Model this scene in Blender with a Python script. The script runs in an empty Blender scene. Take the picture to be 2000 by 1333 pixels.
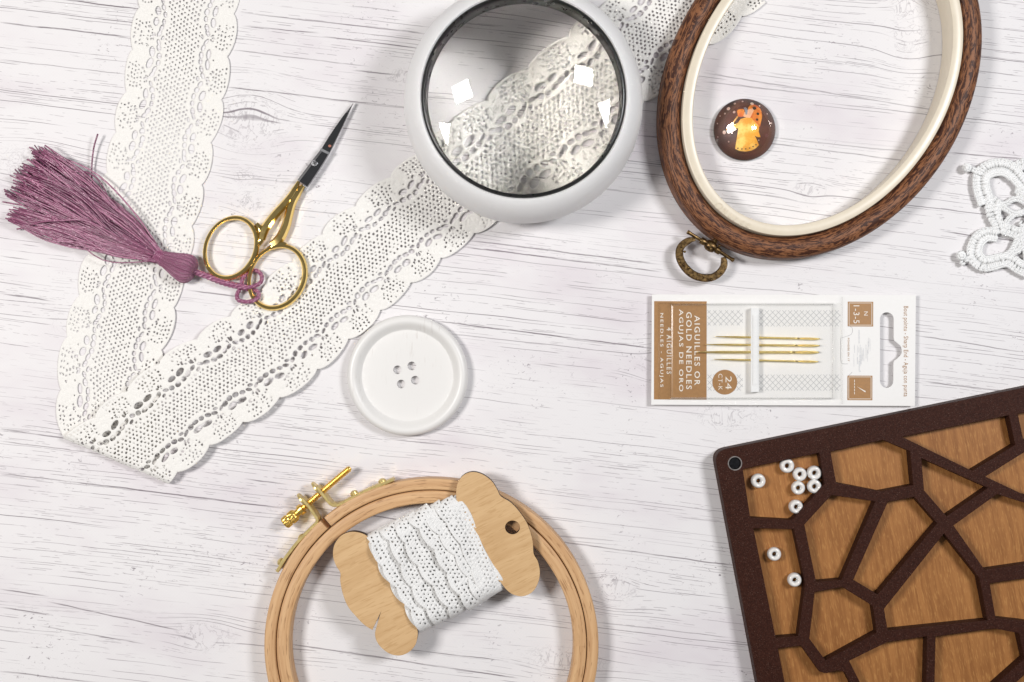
import bpy, bmesh, math, random
import numpy as np
from mathutils import Vector, Matrix

random.seed(7)
rng = np.random.default_rng(7)
scene = bpy.context.scene
col = scene.collection
pi = math.pi

# ------------------------------------------------------------------ camera, light, exposure
H = 0.51                         # camera height over the table (m), looking straight down
S = 0.00022                      # metres per photograph pixel on the table plane
cd = bpy.data.cameras.new('camera'); cam = bpy.data.objects.new('camera', cd); col.objects.link(cam)
cd.lens = 36 * H / 0.44; cd.sensor_width = 36; cd.clip_start = 0.01; cd.clip_end = 20
cam.location = (0, 0, H); cam.rotation_euler = (0, 0, 0)
scene.camera = cam

world = bpy.data.worlds.new('World'); scene.world = world; world.use_nodes = True
bg = world.node_tree.nodes['Background']
bg.inputs[0].default_value = (0.97, 0.98, 1.0, 1); bg.inputs[1].default_value = 0.16


def area(name, loc, target, sx, sy, power, colour):
    ld = bpy.data.lights.new(name, 'AREA'); ld.shape = 'RECTANGLE'; ld.size = sx; ld.size_y = sy
    ld.energy = power; ld.color = colour
    o = bpy.data.objects.new(name, ld); col.objects.link(o); o.location = loc
    o.rotation_euler = (Vector(target) - Vector(loc)).to_track_quat('-Z', 'Y').to_euler()
    return o


area('softbox', (-0.44, 0.07, 0.66), (-0.06, 0, 0), 0.14, 0.19, 4.25, (1.0, 0.97, 0.94))
area('softbox', (0.47, 0.19, 0.64), (0.03, 0, 0), 0.14, 0.19, 3.65, (0.98, 0.985, 1.0))
scene.view_settings.view_transform = 'Standard'
scene.view_settings.look = 'None'
scene.view_settings.gamma = 1
scene.view_settings.use_curve_mapping = False
scene.view_settings.exposure = 0.0
scene.render.engine = 'CYCLES'
cy = scene.cycles
cy.use_denoising = True
cy.caustics_refractive = True; cy.caustics_reflective = True
cy.max_bounces = 14; cy.transmission_bounces = 14; cy.transparent_max_bounces = 24
cy.diffuse_bounces = 5; cy.glossy_bounces = 5
cy.blur_glossy = 0.0
cy.sample_clamp_indirect = 0


# ------------------------------------------------------------------ helpers
def W(px, py, z=0.0):
    k = S * (H - z) / H
    return Vector(((px - 1000) * k, (666.5 - py) * k, z))


def WA(pts, z=0.0):
    return [W(p[0], p[1], z if len(p) < 3 else p[2]) for p in pts]


def zoom(pts, sc, ox, oy):
    return [(ox + p[0] / sc, oy + p[1] / sc) + tuple(p[2:]) for p in pts]


def spline(pts, n, closed=False):
    P = np.array([tuple(p) for p in pts], float)
    if closed:
        P = np.vstack([P[-1], P, P[0], P[1]])
    else:
        P = np.vstack([2 * P[0] - P[1], P, 2 * P[-1] - P[-2]])
    m = len(P) - 3
    d = np.linalg.norm(np.diff(P[1:-1], axis=0), axis=1)
    cum = np.concatenate([[0], np.cumsum(d)])
    ts = np.linspace(0, cum[-1], n + 1 if closed else n)
    if closed: ts = ts[:-1]
    out = []
    for t in ts:
        i = min(int(np.searchsorted(cum, t, side='right')) - 1, m - 1)
        f = (t - cum[i]) / max(d[i], 1e-12)
        a, b, c, e = P[i], P[i + 1], P[i + 2], P[i + 3]
        out.append(0.5 * (2 * b + (c - a) * f + (2 * a - 5 * b + 4 * c - e) * f * f + (3 * b - a - 3 * c + e) * f ** 3))
    return np.array(out)


class MB:
    """collects shapes, then links them as ONE mesh object"""
    def __init__(s):
        s.v = []; s.f = []; s.mi = []; s.uv = []; s.sm = []

    def add(s, v, f, mi=0, uv=None, smooth=True):
        o = len(s.v)
        s.v += [tuple(p) for p in v]
        for k, q in enumerate(f):
            s.f.append(tuple(o + i for i in q)); s.mi.append(mi); s.sm.append(smooth)
            s.uv.append(uv[k] if uv else [(0, 0)] * len(q))

    def sweep(s, path, prof, closed=False, up=(0, 0, 1), scale=None, mi=0, smooth=True, caps=True, prof_closed=True, par=False):
        """sweep a profile of (side, up) offsets along a path; par: parallel transported frame"""
        P = np.array([tuple(p) for p in path], float); n = len(P)
        T = np.zeros_like(P)
        if closed:
            T = np.roll(P, -1, 0) - np.roll(P, 1, 0)
        else:
            T[1:-1] = P[2:] - P[:-2]; T[0] = P[1] - P[0]; T[-1] = P[-1] - P[-2]
        T /= np.maximum(np.linalg.norm(T, axis=1, keepdims=True), 1e-12)
        up = np.array(up, float)
        if not par:
            sd = np.cross(T, up); sd /= np.maximum(np.linalg.norm(sd, axis=1, keepdims=True), 1e-9)
            u2 = np.cross(sd, T)
        else:
            sd = np.zeros_like(P); x = np.cross(T[0], up)
            if np.linalg.norm(x) < 1e-6: x = np.cross(T[0], (1, 0, 0))
            for i in range(n):
                x = x - T[i] * np.dot(x, T[i]); x /= np.linalg.norm(x); sd[i] = x
            u2 = np.cross(sd, T)
        m = len(prof); V = []
        for i in range(n):
            k = 1 if scale is None else scale[i]
            ks, ku = (k if isinstance(k, (tuple, list)) else (k, k))
            for a, b in prof:
                V.append(P[i] + sd[i] * a * ks + u2[i] * b * ku)
        L = np.concatenate([[0], np.cumsum(np.linalg.norm(np.diff(P, axis=0), axis=1))])
        Lend = L[-1] + np.linalg.norm(P[0] - P[-1])
        pl = [0.0]
        for j in range(m):
            a = prof[j]; b = prof[(j + 1) % m]; pl.append(pl[-1] + math.hypot(a[0] - b[0], a[1] - b[1]))
        F = []; U = []
        for i in range(n if closed else n - 1):
            i2 = (i + 1) % n; l0 = L[i]; l1 = Lend if i2 == 0 else L[i2]
            for j in range(m if prof_closed else m - 1):
                j2 = (j + 1) % m
                F.append((i * m + j, i2 * m + j, i2 * m + j2, i * m + j2))
                U.append([(l0, pl[j]), (l1, pl[j]), (l1, pl[j + 1]), (l0, pl[j + 1])])
        if caps and not closed and prof_closed:
            F.append(tuple(range(m))); U.append([(0, 0)] * m)
            F.append(tuple((n - 1) * m + j for j in reversed(range(m)))); U.append([(0, 0)] * m)
        s.add(V, F, mi, U, smooth)

    def tube(s, path, r, sides=6, closed=False, mi=0, scale=None, smooth=True, caps=True):
        prof = [(r * math.cos(2 * pi * k / sides), r * math.sin(2 * pi * k / sides)) for k in range(sides)]
        s.sweep(path, prof, closed, (0, 0, 1), scale, mi, smooth, caps, True, True)

    def lathe(s, prof, centre, axis=(0, 0, 1), seg=64, mi=0, smooth=True, ridge=None, close_ends=True):
        """prof: list of (radius, along)"""
        ax = Vector(axis).normalized(); q = Vector((0, 0, 1)).rotation_difference(ax); c = Vector(centre)
        V = []; m = len(prof)
        for k in range(seg):
            a = 2 * pi * k / seg
            for j, (r, h) in enumerate(prof):
                rr = r * (1 if ridge is None else ridge(a, j))
                V.append(c + q @ Vector((rr * math.cos(a), rr * math.sin(a), h)))
        F = []; U = []
        for k in range(seg):
            k2 = (k + 1) % seg
            for j in range(m - 1):
                F.append((k * m + j, k2 * m + j, k2 * m + j + 1, k * m + j + 1))
                U.append([(k / seg, j / m), ((k + 1) / seg, j / m), ((k + 1) / seg, (j + 1) / m), (k / seg, (j + 1) / m)])
        if close_ends:
            if prof[0][0] > 1e-9: F.append(tuple(k * m for k in reversed(range(seg)))); U.append([(0, 0)] * seg)
            if prof[-1][0] > 1e-9: F.append(tuple(k * m + m - 1 for k in range(seg))); U.append([(0, 0)] * seg)
        s.add(V, F, mi, U, smooth)

    def ball(s, c, r, mi=0, seg=10):
        s.lathe([(r * math.sin(pi * j / 8) if 0 < j < 8 else 0.0, -r * math.cos(pi * j / 8)) for j in range(9)], c, seg=seg, mi=mi, close_ends=False)

    def poly(s, pts, mi=0):
        s.add(pts, [tuple(range(len(pts)))], mi, None, False)

    def solid(s, pts_top, pts_bot, mi=0, mi_side=None, smooth=False):
        n = len(pts_top); V = list(pts_top) + list(pts_bot)
        s.add(V, [tuple(range(n)), tuple(reversed(range(n, 2 * n)))], mi, None, smooth)
        s.add(V, [(i, n + i, n + (i + 1) % n, (i + 1) % n) for i in range(n)], mi if mi_side is None else mi_side, None, smooth)

    def take(s, me, mi=0, side_mi=None, mat=None, smooth=True):
        V = [(mat @ v.co if mat else v.co) for v in me.vertices]
        F = [tuple(p.vertices) for p in me.polygons]
        if side_mi is None:
            s.add(V, F, mi, None, smooth)
        else:
            a = [f for f, p in zip(F, me.polygons) if abs(p.normal.z) > 0.75]
            b = [f for f, p in zip(F, me.polygons) if abs(p.normal.z) <= 0.75]
            s.add(V, a, mi, None, smooth); s.add(V, b, side_mi, None, smooth)

    def build(s, name, mats, root=None, label=None, sharp=35, local=True):
        me = bpy.data.meshes.new(name)
        off = root.matrix_world.translation if root is not None else Vector((0, 0, 0))
        if root is not None:
            off = world_loc(root)
        me.from_pydata([Vector(v) - off for v in s.v], [], s.f)
        if not isinstance(mats, (list, tuple)): mats = [mats]
        for m in mats: me.materials.append(m)
        me.polygons.foreach_set('material_index', s.mi)
        me.polygons.foreach_set('use_smooth', s.sm)
        uvl = me.uv_layers.new(name='UVMap')
        flat = []
        for q in s.uv:
            for a in q: flat += [a[0], a[1]]
        uvl.data.foreach_set('uv', flat)
        bm = bmesh.new(); bm.from_mesh(me); bmesh.ops.recalc_face_normals(bm, faces=bm.faces); bm.to_mesh(me); bm.free()
        if sharp: me.set_sharp_from_angle(angle=math.radians(sharp))
        me.update()
        o = bpy.data.objects.new(name, me); col.objects.link(o)
        if root is not None: o.parent = root
        if label: o['label'] = label
        return o


def world_loc(o):
    l = Vector(o.location)
    while o.parent is not None:
        o = o.parent; l = l + Vector(o.location)
    return l


def np_mesh(name, V, Q, mats, root=None, smooth=True, uv=None):
    me = bpy.data.meshes.new(name)
    off = np.array(world_loc(root)) if root is not None else np.zeros(3)
    V = np.asarray(V, np.float32) - off.astype(np.float32); Q = np.asarray(Q, np.int32)
    me.vertices.add(len(V)); me.vertices.foreach_set('co', V.ravel())
    me.loops.add(Q.size); me.loops.foreach_set('vertex_index', Q.ravel())
    me.polygons.add(len(Q)); me.polygons.foreach_set('loop_start', np.arange(len(Q), dtype=np.int32) * 4)
    me.polygons.foreach_set('use_smooth', np.ones(len(Q), bool) if smooth else np.zeros(len(Q), bool))
    if uv is not None:
        l = me.uv_layers.new(name='UVMap'); l.data.foreach_set('uv', np.asarray(uv, np.float32)[Q.ravel()].ravel())
    me.update(); me.validate()
    for m in (mats if isinstance(mats, (list, tuple)) else [mats]): me.materials.append(m)
    o = bpy.data.objects.new(name, me); col.objects.link(o)
    if root is not None: o.parent = root
    return o


def thing(name, loc, label, cat, group=None):
    o = bpy.data.objects.new(name, None); col.objects.link(o); o.location = loc; o.empty_display_size = 0.01
    o['label'] = label; o['category'] = cat
    if group: o['group'] = group
    return o


def tag(o, label, cat, group=None):
    o['label'] = label; o['category'] = cat
    if group: o['group'] = group
    return o


def curve_mesh(outlines, z0, z1, bevel=0.0, res=2):
    """filled outline(s) with holes -> solid; outlines are lists of world (x, y)"""
    cu = bpy.data.curves.new('tmp', 'CURVE'); cu.dimensions = '2D'; cu.fill_mode = 'BOTH'
    for pts in outlines:
        sp = cu.splines.new('POLY'); sp.points.add(len(pts) - 1)
        for i, p in enumerate(pts): sp.points[i].co = (p[0], p[1], 0, 1)
        sp.use_cyclic_u = True
    h = (z1 - z0) / 2
    cu.extrude = max(h - bevel, 0)
    cu.bevel_depth = bevel; cu.bevel_resolution = res; cu.offset = -bevel
    o = bpy.data.objects.new('tmp', cu); col.objects.link(o); o.location = (0, 0, 0)
    dg = bpy.context.evaluated_depsgraph_get()
    me = bpy.data.meshes.new_from_object(o.evaluated_get(dg))
    bpy.data.objects.remove(o); bpy.data.curves.remove(cu)
    for v in me.vertices: v.co.z += (z0 + z1) / 2
    return me


def pxy(pts, z):
    return [(w.x, w.y) for w in WA([p[:2] for p in pts], z)]


def text_mesh(body, rect, z, rot=-90, spacing=1.1, thick=0.00002, bold=0.0):
    """lettering fitted into a photograph rectangle (x0,y0,x1,y1)"""
    cu = bpy.data.curves.new('tmp', 'FONT'); cu.body = body; cu.size = 1; cu.space_character = spacing
    cu.offset = bold; cu.resolution_u = 3
    o = bpy.data.objects.new('tmp', cu); col.objects.link(o)
    dg = bpy.context.evaluated_depsgraph_get()
    me = bpy.data.meshes.new_from_object(o.evaluated_get(dg))
    bpy.data.objects.remove(o); bpy.data.curves.remove(cu)
    R = Matrix.Rotation(math.radians(rot), 4, 'Z'); me.transform(R)
    c = np.array([v.co[:] for v in me.vertices]); lo, hi = c.min(0), c.max(0)
    a = W(rect[0], rect[3], z); b = W(rect[2], rect[1], z)
    for v in me.vertices:
        v.co.x = a.x + (v.co.x - lo[0]) / (hi[0] - lo[0]) * (b.x - a.x)
        v.co.y = a.y + (v.co.y - lo[1]) / (hi[1] - lo[1]) * (b.y - a.y)
        v.co.z = z
    return me


def circle_px(cx, cy, r, n=48, r2=None, rot=0):
    r2 = r if r2 is None else r2; c, s_ = math.cos(rot), math.sin(rot)
    return [(cx + r * math.cos(2 * pi * k / n) * c - r2 * math.sin(2 * pi * k / n) * s_,
             cy + r * math.cos(2 * pi * k / n) * s_ + r2 * math.sin(2 * pi * k / n) * c) for k in range(n)]


# ------------------------------------------------------------------ node helpers
class G:
    def __init__(s, name):
        s.mat = bpy.data.materials.new(name); s.mat.use_nodes = True
        s.nt = s.mat.node_tree; s.nt.nodes.clear()
        s.out = s.nt.nodes.new('ShaderNodeOutputMaterial')

    def set(s, sock, val):
        if hasattr(val, 'is_linked') or isinstance(val, bpy.types.NodeSocket): s.nt.links.new(val, sock)
        elif val is not None:
            if isinstance(val, (tuple, list)) and len(val) == 3 and sock.type == 'RGBA': val = (*val, 1)
            sock.default_value = val

    def node(s, t, **ins):
        n = s.nt.nodes.new(t)
        for k, v in ins.items(): s.set(n.inputs[k], v)
        return n

    def m(s, op, a, b=None, c=None, clamp=False):
        n = s.nt.nodes.new('ShaderNodeMath'); n.operation = op; n.use_clamp = clamp
        for i, v in enumerate((a, b, c)):
            if v is not None: s.set(n.inputs[i], v)
        return n.outputs[0]

    def vm(s, op, a, b):
        n = s.nt.nodes.new('ShaderNodeVectorMath'); n.operation = op
        s.set(n.inputs[0], a); s.set(n.inputs[1], b)
        return n.outputs['Value'] if op in ('DOT_PRODUCT', 'DISTANCE', 'LENGTH') else n.outputs[0]

    def coord(s, which='Object'):
        return s.nt.nodes.new('ShaderNodeTexCoord').outputs[which]

    def mapping(s, vec, loc=(0, 0, 0), rot=(0, 0, 0), scale=(1, 1, 1)):
        n = s.nt.nodes.new('ShaderNodeMapping'); s.nt.links.new(vec, n.inputs[0])
        n.inputs[1].default_value = loc; n.inputs[2].default_value = rot; n.inputs[3].default_value = scale
        return n.outputs[0]

    def sep(s, vec):
        n = s.nt.nodes.new('ShaderNodeSeparateXYZ'); s.nt.links.new(vec, n.inputs[0]); return n.outputs

    def comb(s, x, y, z=0.0):
        n = s.nt.nodes.new('ShaderNodeCombineXYZ')
        for i, v in enumerate((x, y, z)): s.set(n.inputs[i], v)
        return n.outputs[0]

    def noise(s, vec, scale=1.0, detail=3.0, rough=0.5, dist=0.0):
        n = s.node('ShaderNodeTexNoise', Vector=vec, Scale=scale, Detail=detail, Roughness=rough, Distortion=dist)
        return n.outputs['Fac'] if 'Fac' in n.outputs else n.outputs[0]

    def rng(s, v, a, b, c=0.0, d=1.0, smooth=True):
        n = s.nt.nodes.new('ShaderNodeMapRange'); n.interpolation_type = 'SMOOTHSTEP' if smooth else 'LINEAR'
        s.set(n.inputs['Value'], v)
        for k, x in zip(('From Min', 'From Max', 'To Min', 'To Max'), (a, b, c, d)): s.set(n.inputs[k], x)
        return n.outputs[0]

    def mix(s, fac, a, b, blend='MIX'):
        n = s.nt.nodes.new('ShaderNodeMix'); n.data_type = 'RGBA'; n.blend_type = blend
        s.set(n.inputs[0], fac); s.set(n.inputs[6], a); s.set(n.inputs[7], b)
        return n.outputs[2]

    def bump(s, h, strength=0.3, dist=0.0002):
        n = s.node('ShaderNodeBump', Height=h, Strength=strength, Distance=dist); return n.outputs[0]

    def bsdf(s, **k):
        n = s.nt.nodes.new('ShaderNodeBsdfPrincipled')
        for a, v in k.items(): s.set(n.inputs[a.replace('_', ' ')], v)
        s.nt.links.new(n.outputs[0], s.out.inputs[0]); return n


def plain(name, colour, rough=0.5, metal=0.0, vary=0.06, scale=900, bump=0.0, **k):
    g = G(name); n = g.noise(g.coord(), scale, 3, 0.6)
    c = g.mix(g.rng(n, 0.3, 0.7), tuple(x * (1 - vary) for x in colour), tuple(min(1, x * (1 + vary)) for x in colour))
    dr = 0.012 if metal > .5 else 0.05
    r = g.rng(n, 0.2, 0.8, max(rough - dr, 0.02), rough + dr)
    b = g.bsdf(Base_Color=c, Roughness=r, Metallic=metal, **k)
    if bump: g.set(b.inputs['Normal'], g.bump(n, bump))
    return g.mat


# ------------------------------------------------------------------ materials
def table_material():
    g = G('white_wash_boards')
    p = g.coord()
    ang = math.radians(6.6)
    q = g.mapping(p, rot=(0, 0, ang)); xyz = g.sep(q); u, v = xyz[0], xyz[1]
    ca, sa = math.cos(ang), math.sin(ang)

    def uvp(px, py):
        w = W(px, py); return (w.x * ca - w.y * sa, w.x * sa + w.y * ca)
    # knots: the grain parts around them
    warp = None; kn = None
    for (px, py, ru, rv, amp) in [(490, 235, .014, .013, .9), (480, 345, .006, .005, .8), (487, 395, .006, .006, .8), (398, 1243, .013, .007, .8),
                                  (1583, 372, .007, .004, .9), (1770, 12, .006, .006, 1.0), (1775, 60, .010, .012, .7), (1204, 1148, .009, .006, .9),
                                  (785, 150, .007, .0035, .9), (1290, 705, .009, .008, .8), (1420, 815, .013, .006, .9), (180, 640, .020, .006, .6),
                                  (1110, 1290, .018, .006, .8), (1130, 40, .01, .006, .7), (60, 330, .02, .012, .6)]:
        u0, v0 = uvp(px, py)
        du = g.m('SUBTRACT', u, u0); dv = g.m('SUBTRACT', v, v0)
        a = g.m('DIVIDE', du, ru); b = g.m('DIVIDE', dv, rv)
        d2 = g.m('MULTIPLY_ADD', a, a, g.m('MULTIPLY', b, b))
        e = g.m('EXPONENT', g.m('MULTIPLY', d2, -0.8))
        t = g.m('MULTIPLY', g.m('MULTIPLY', dv, e), -amp)
        warp = t if warp is None else g.m('ADD', warp, t)
        e = g.m('MULTIPLY', e, amp)
        kn = e if kn is None else g.m('MAXIMUM', kn, e)
    lowfreq = g.noise(g.comb(g.m('MULTIPLY', u, 12), g.m('MULTIPLY', v, 22)), 1, 2, 0.5)
    v2 = g.m('ADD', g.m('ADD', v, warp), g.m('MULTIPLY', g.m('SUBTRACT', lowfreq, 0.5), 0.0035))
    # board identity (each board has its own grain density)
    board = g.noise(g.comb(g.m('MULTIPLY', u, 3.0), g.m('MULTIPLY', v, 26)), 1, 1, 0.5)
    patch = g.noise(g.comb(g.m('MULTIPLY', u, 16), g.m('MULTIPLY', v, 34), 3.1), 1, 3, 0.6)
    # printed grain: thin rows of broken lines, three sizes
    fine = g.noise(g.comb(g.m('MULTIPLY', u, 90), g.m('MULTIPLY', v, 260), 1.7), 1, 2, 0.6)
    vj = g.m('MULTIPLY_ADD', g.m('SUBTRACT', fine, 0.5), 0.00045, v2)

    def rows(N, ku, hw, lo, hi, seed):
        r = g.m('MULTIPLY_ADD', vj, N, seed); row = g.m('FLOOR', r); f = g.m('SUBTRACT', r, row)
        wn = g.nt.nodes.new('ShaderNodeTexWhiteNoise'); wn.noise_dimensions = '1D'; g.set(wn.inputs['W'], g.m('ADD', row, seed))
        c = g.m('MULTIPLY_ADD', wn.outputs['Value'], 0.6, 0.2)
        q = g.noise(g.comb(g.m('MULTIPLY_ADD', wn.outputs['Value'], 57.0, g.m('MULTIPLY', u, ku)), g.m('MULTIPLY', row, 3.71)), 1, 3, 0.65)
        th = g.m('MULTIPLY_ADD', wn.outputs['Value'], hi - lo, lo)
        pres = g.rng(g.m('SUBTRACT', q, th), 0.0, 0.07)
        wd = g.m('MULTIPLY', hw * N, g.m('MULTIPLY_ADD', pres, 0.6, 0.5))
        line = g.m('SUBTRACT', 1.0, g.m('DIVIDE', g.m('ABSOLUTE', g.m('SUBTRACT', f, c)), wd), clamp=True)
        return g.m('MULTIPLY', g.m('MULTIPLY', line, 1.6, clamp=True), pres)
    dens = g.rng(board, 0.36, 0.62, 1.0, 0.45)
    l1 = g.m('MULTIPLY', rows(230, 5, 0.00021, 0.47, 0.66, 11.3), dens)
    m1 = None
    l2 = rows(640, 20, 0.00017, 0.44, 0.64, 5.1)
    m2 = g.rng(patch, 0.34, 0.58, 0.25, 1.0)
    l5 = g.m('MULTIPLY', rows(1150, 75, 0.00015, 0.47, 0.64, 23.7), g.rng(board, 0.62, 0.40, 0.15, 1.0))
    # specks and scribbles near knots
    n3 = g.noise(g.comb(g.m('MULTIPLY', u, 0.6), v2), 700, 4, 0.65, 0.8)
    l3 = g.m('MULTIPLY', g.rng(n3, 0.60, 0.70), g.rng(g.noise(p, 26, 3), 0.50, 0.66))
    n4 = g.noise(g.comb(g.m('MULTIPLY', u, 0.55), v2), 330, 3, 0.6, 1.2)
    l4 = g.m('MULTIPLY', g.rng(g.m('ABSOLUTE', g.m('SUBTRACT', n4, 0.5)), 0.0, 0.035, 1, 0), g.rng(kn, 0.15, 0.7))
    weave = g.m('MULTIPLY', g.m('SINE', g.m('MULTIPLY', g.sep(p)[0], 4200)), g.m('SINE', g.m('MULTIPLY', g.sep(p)[1], 4200)))
    # printed board seams and long cracks, (x0,y0)-(x1,y1) width strength
    segs = [((440, 170), (830, 215), .9, .85), ((472, 25), (835, 67), .9, .8), ((100, -4), (266, 18), 1.1, .9), ((0, 44), (255, 73), 1.1, .9), ((0, 117), (250, 146), .7, .6),
            ((475, 52), (620, 64), .8, .8), ((632, 72), (830, 96), .9, .8), ((455, 98), (720, 130), .8, .7), ((690, 138), (775, 146), 1.0, .9),
            ((0, 573), (105, 589), 1.0, .85), ((366, 567), (470, 580), .9, .8), ((640, 651), (1275, 681), .01, .0), ((850, 627), (1275, 681), 1.0, .9), ((668, 655), (705, 660), 1, .8),
            ((60, 600), (150, 611), .8, .5), ((0, 839), (330, 884), 1.0, .7), ((0, 862), (360, 908), .8, .6), ((133, 940), (545, 992), 1.0, .85), ((480, 936), (560, 946), 1.0, .9), ((0, 925), (150, 943), .9, .7),
            ((560, 985), (1440, 1106), 1.0, .8), ((0, 1151), (93, 1165), 1.0, .8), ((95, 1176), (350, 1232), 1.0, .75), ((0, 1186), (100, 1201), 1, .8),
            ((80, 1223), (280, 1258), .9, .8), ((0, 1311), (180, 1333), 1.0, .8), ((565, 1258), (1010, 1325), 1.0, .75), ((740, 1262), (980, 1290), .8, .8),
            ((1375, 143), (1830, 216), .9, .6), ((1372, 160), (1600, 186), .8, .55), ((1380, 265), (1800, 318), .9, .7), ((1880, 135), (2000, 150), .8, .6),
            ((1840, 297), (2010, 312), 1.0, .85), ((1840, 452), (2000, 474), 1.0, .85), ((1790, 655), (2010, 690), .9, .7), ((1797, 745), (2010, 770), .9, .7),
            ((920, 470), (1290, 517), 1.0, .75), ((900, 482), (1290, 531), .9, .8), ((1250, 265), (1300, 271), 1.1, .9), ((1040, 710), (1100, 718), .8, .5),
            ((0, 500), (60, 508), .8, .7), ((1100, 560), (1200, 572), .8, .4), ((1160, 1215), (1430, 1246), .8, .5), ((560, 1165), (640, 1177), .8, .5)]
    wob = g.m('MULTIPLY', g.m('SUBTRACT', g.noise(g.comb(g.m('MULTIPLY', u, 60), g.m('MULTIPLY', v, 60)), 1, 3, 0.6), 0.5), 0.0011)
    vw = g.m('ADD', v, wob)
    seam = None
    for (a, b, w_, st) in segs:
        if st <= 0: continue
        ua, va = uvp(*a); ub, vb = uvp(*b)
        sl = (vb - va) / (ub - ua)
        d = g.m('ABSOLUTE', g.m('MULTIPLY_ADD', u, -sl, g.m('SUBTRACT', vw, va - sl * ua)))
        k = g.rng(d, 0.00012 * w_, 0.00038 * w_, st, 0, False)
        mid, hl = (ua + ub) / 2, (ub - ua) / 2
        e = g.rng(g.m('ABSOLUTE', g.m('SUBTRACT', u, mid)), hl - 0.006, hl + 0.001, 1, 0, False)
        t = g.m('MULTIPLY', k, e)
        seam = t if seam is None else g.m('MAXIMUM', seam, t)
    seam = g.m('MULTIPLY', seam, g.rng(g.noise(g.comb(g.m('MULTIPLY', u, 55), g.m('MULTIPLY', v, 300), 2.2), 1, 3, 0.7), 0.30, 0.55, 0.35, 1.0))
    stain = g.rng(g.noise(g.comb(g.m('MULTIPLY', u, 9), g.m('MULTIPLY', v, 20), 9.0), 1, 4, 0.6), 0.45, 0.75)
    base = g.mix(g.m('MULTIPLY', stain, 0.95), (0.79, 0.77, 0.775), (0.68, 0.625, 0.66))
    dark = g.mix(g.noise(p, 60, 2), (0.15, 0.11, 0.135), (0.22, 0.20, 0.22))
    base = g.mix(g.m('MULTIPLY_ADD', weave, 0.010, 0.03), base, dark)
    for l, mk, st in ((l1, m1, 0.88), (l2, m2, 0.66), (l5, None, 0.52), (l3, None, 0.9), (l4, None, 0.36)):
        f = l if mk is None else g.m('MULTIPLY', l, mk)
        base = g.mix(g.m('MULTIPLY', f, st), base, dark)
    base = g.mix(g.m('MULTIPLY', seam, 0.95), base, (0.13, 0.10, 0.12))
    g.bsdf(Base_Color=base, Roughness=0.62, Specular_IOR_Level=0.25)
    return g.mat


def wood_uv(name, light, dark, streak, su=30, sv=500, rough=0.5, thr=(0.52, 0.66), flecks=0.5, dist=0.0, coat=0.0):
    """grain running along u of the UV map (metres)"""
    g = G(name); uv = g.coord('UV'); x = g.sep(uv)
    vec = g.comb(g.m('MULTIPLY', x[0], su), g.m('MULTIPLY', x[1], sv))
    n = g.noise(vec, 1, 4, 0.6, dist)
    c = g.mix(g.rng(n, 0.3, 0.7), light, dark)
    n2 = g.noise(g.comb(g.m('MULTIPLY', x[0], su * 5), g.m('MULTIPLY', x[1], sv * 2.2), 3), 1, 2, 0.6)
    c = g.mix(g.m('MULTIPLY', g.rng(n2, *thr), flecks), c, streak)
    b = g.bsdf(Base_Color=c, Roughness=rough, Coat_Weight=coat, Coat_Roughness=0.25)
    g.set(b.inputs['Normal'], g.bump(n2, 0.12, 0.0001))
    return g.mat


def wood_dir(name, light, dark, streak, angle, su=18, sv=420, rough=0.55, wave=0.0, flecks=0.5, scale_loc=(0, 0, 0)):
    g = G(name); q = g.mapping(g.coord(), loc=scale_loc, rot=(0, 0, angle)); x = g.sep(q)
    w_ = g.noise(g.comb(g.m('MULTIPLY', x[0], 18), g.m('MULTIPLY', x[1], 40)), 1, 2, 0.5)
    vv = g.m('ADD', x[1], g.m('MULTIPLY', g.m('SUBTRACT', w_, 0.5), wave))
    n = g.noise(g.comb(g.m('MULTIPLY', x[0], su), g.m('MULTIPLY', vv, sv), g.m('MULTIPLY', x[2], 30)), 1, 4, 0.62)
    n0 = g.noise(q, 55, 3, 0.6)
    c = g.mix(g.rng(g.m('MULTIPLY_ADD', g.m('SUBTRACT', n0, 0.5), 0.5, n), 0.28, 0.72), light, dark)
    n2 = g.noise(g.comb(g.m('MULTIPLY', x[0], su * 9), g.m('MULTIPLY', vv, sv * 3), 3), 1, 2, 0.6)
    c = g.mix(g.m('MULTIPLY', g.rng(n2, 0.52, 0.66), flecks), c, streak)
    b = g.bsdf(Base_Color=c, Roughness=rough, Specular_IOR_Level=0.3)
    g.set(b.inputs['Normal'], g.bump(n2, 0.15, 0.0001))
    return g.mat


M = {}
M['table'] = table_material()


def lace_material(name, colour):
    g = G(name); p = g.coord()
    n = g.noise(p, 1700, 3, 0.7, 0.6); n2 = g.noise(p, 45, 2)
    c = g.mix(g.rng(n, 0.3, 0.7), tuple(x * 0.90 for x in colour), colour)
    c = g.mix(g.m('MULTIPLY', n2, 0.10), c, tuple(x * 0.9 for x in colour))
    b = g.bsdf(Base_Color=c, Roughness=0.85, Specular_IOR_Level=0.15, Subsurface_Weight=0.0)
    g.set(b.inputs['Normal'], g.bump(n, 0.5, 0.00022))
    return g.mat


M['lace'] = lace_material('ivory_cotton', (0.87, 0.85, 0.815))
M['lace_white'] = lace_material('white_cotton', (0.83, 0.825, 0.815))


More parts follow.
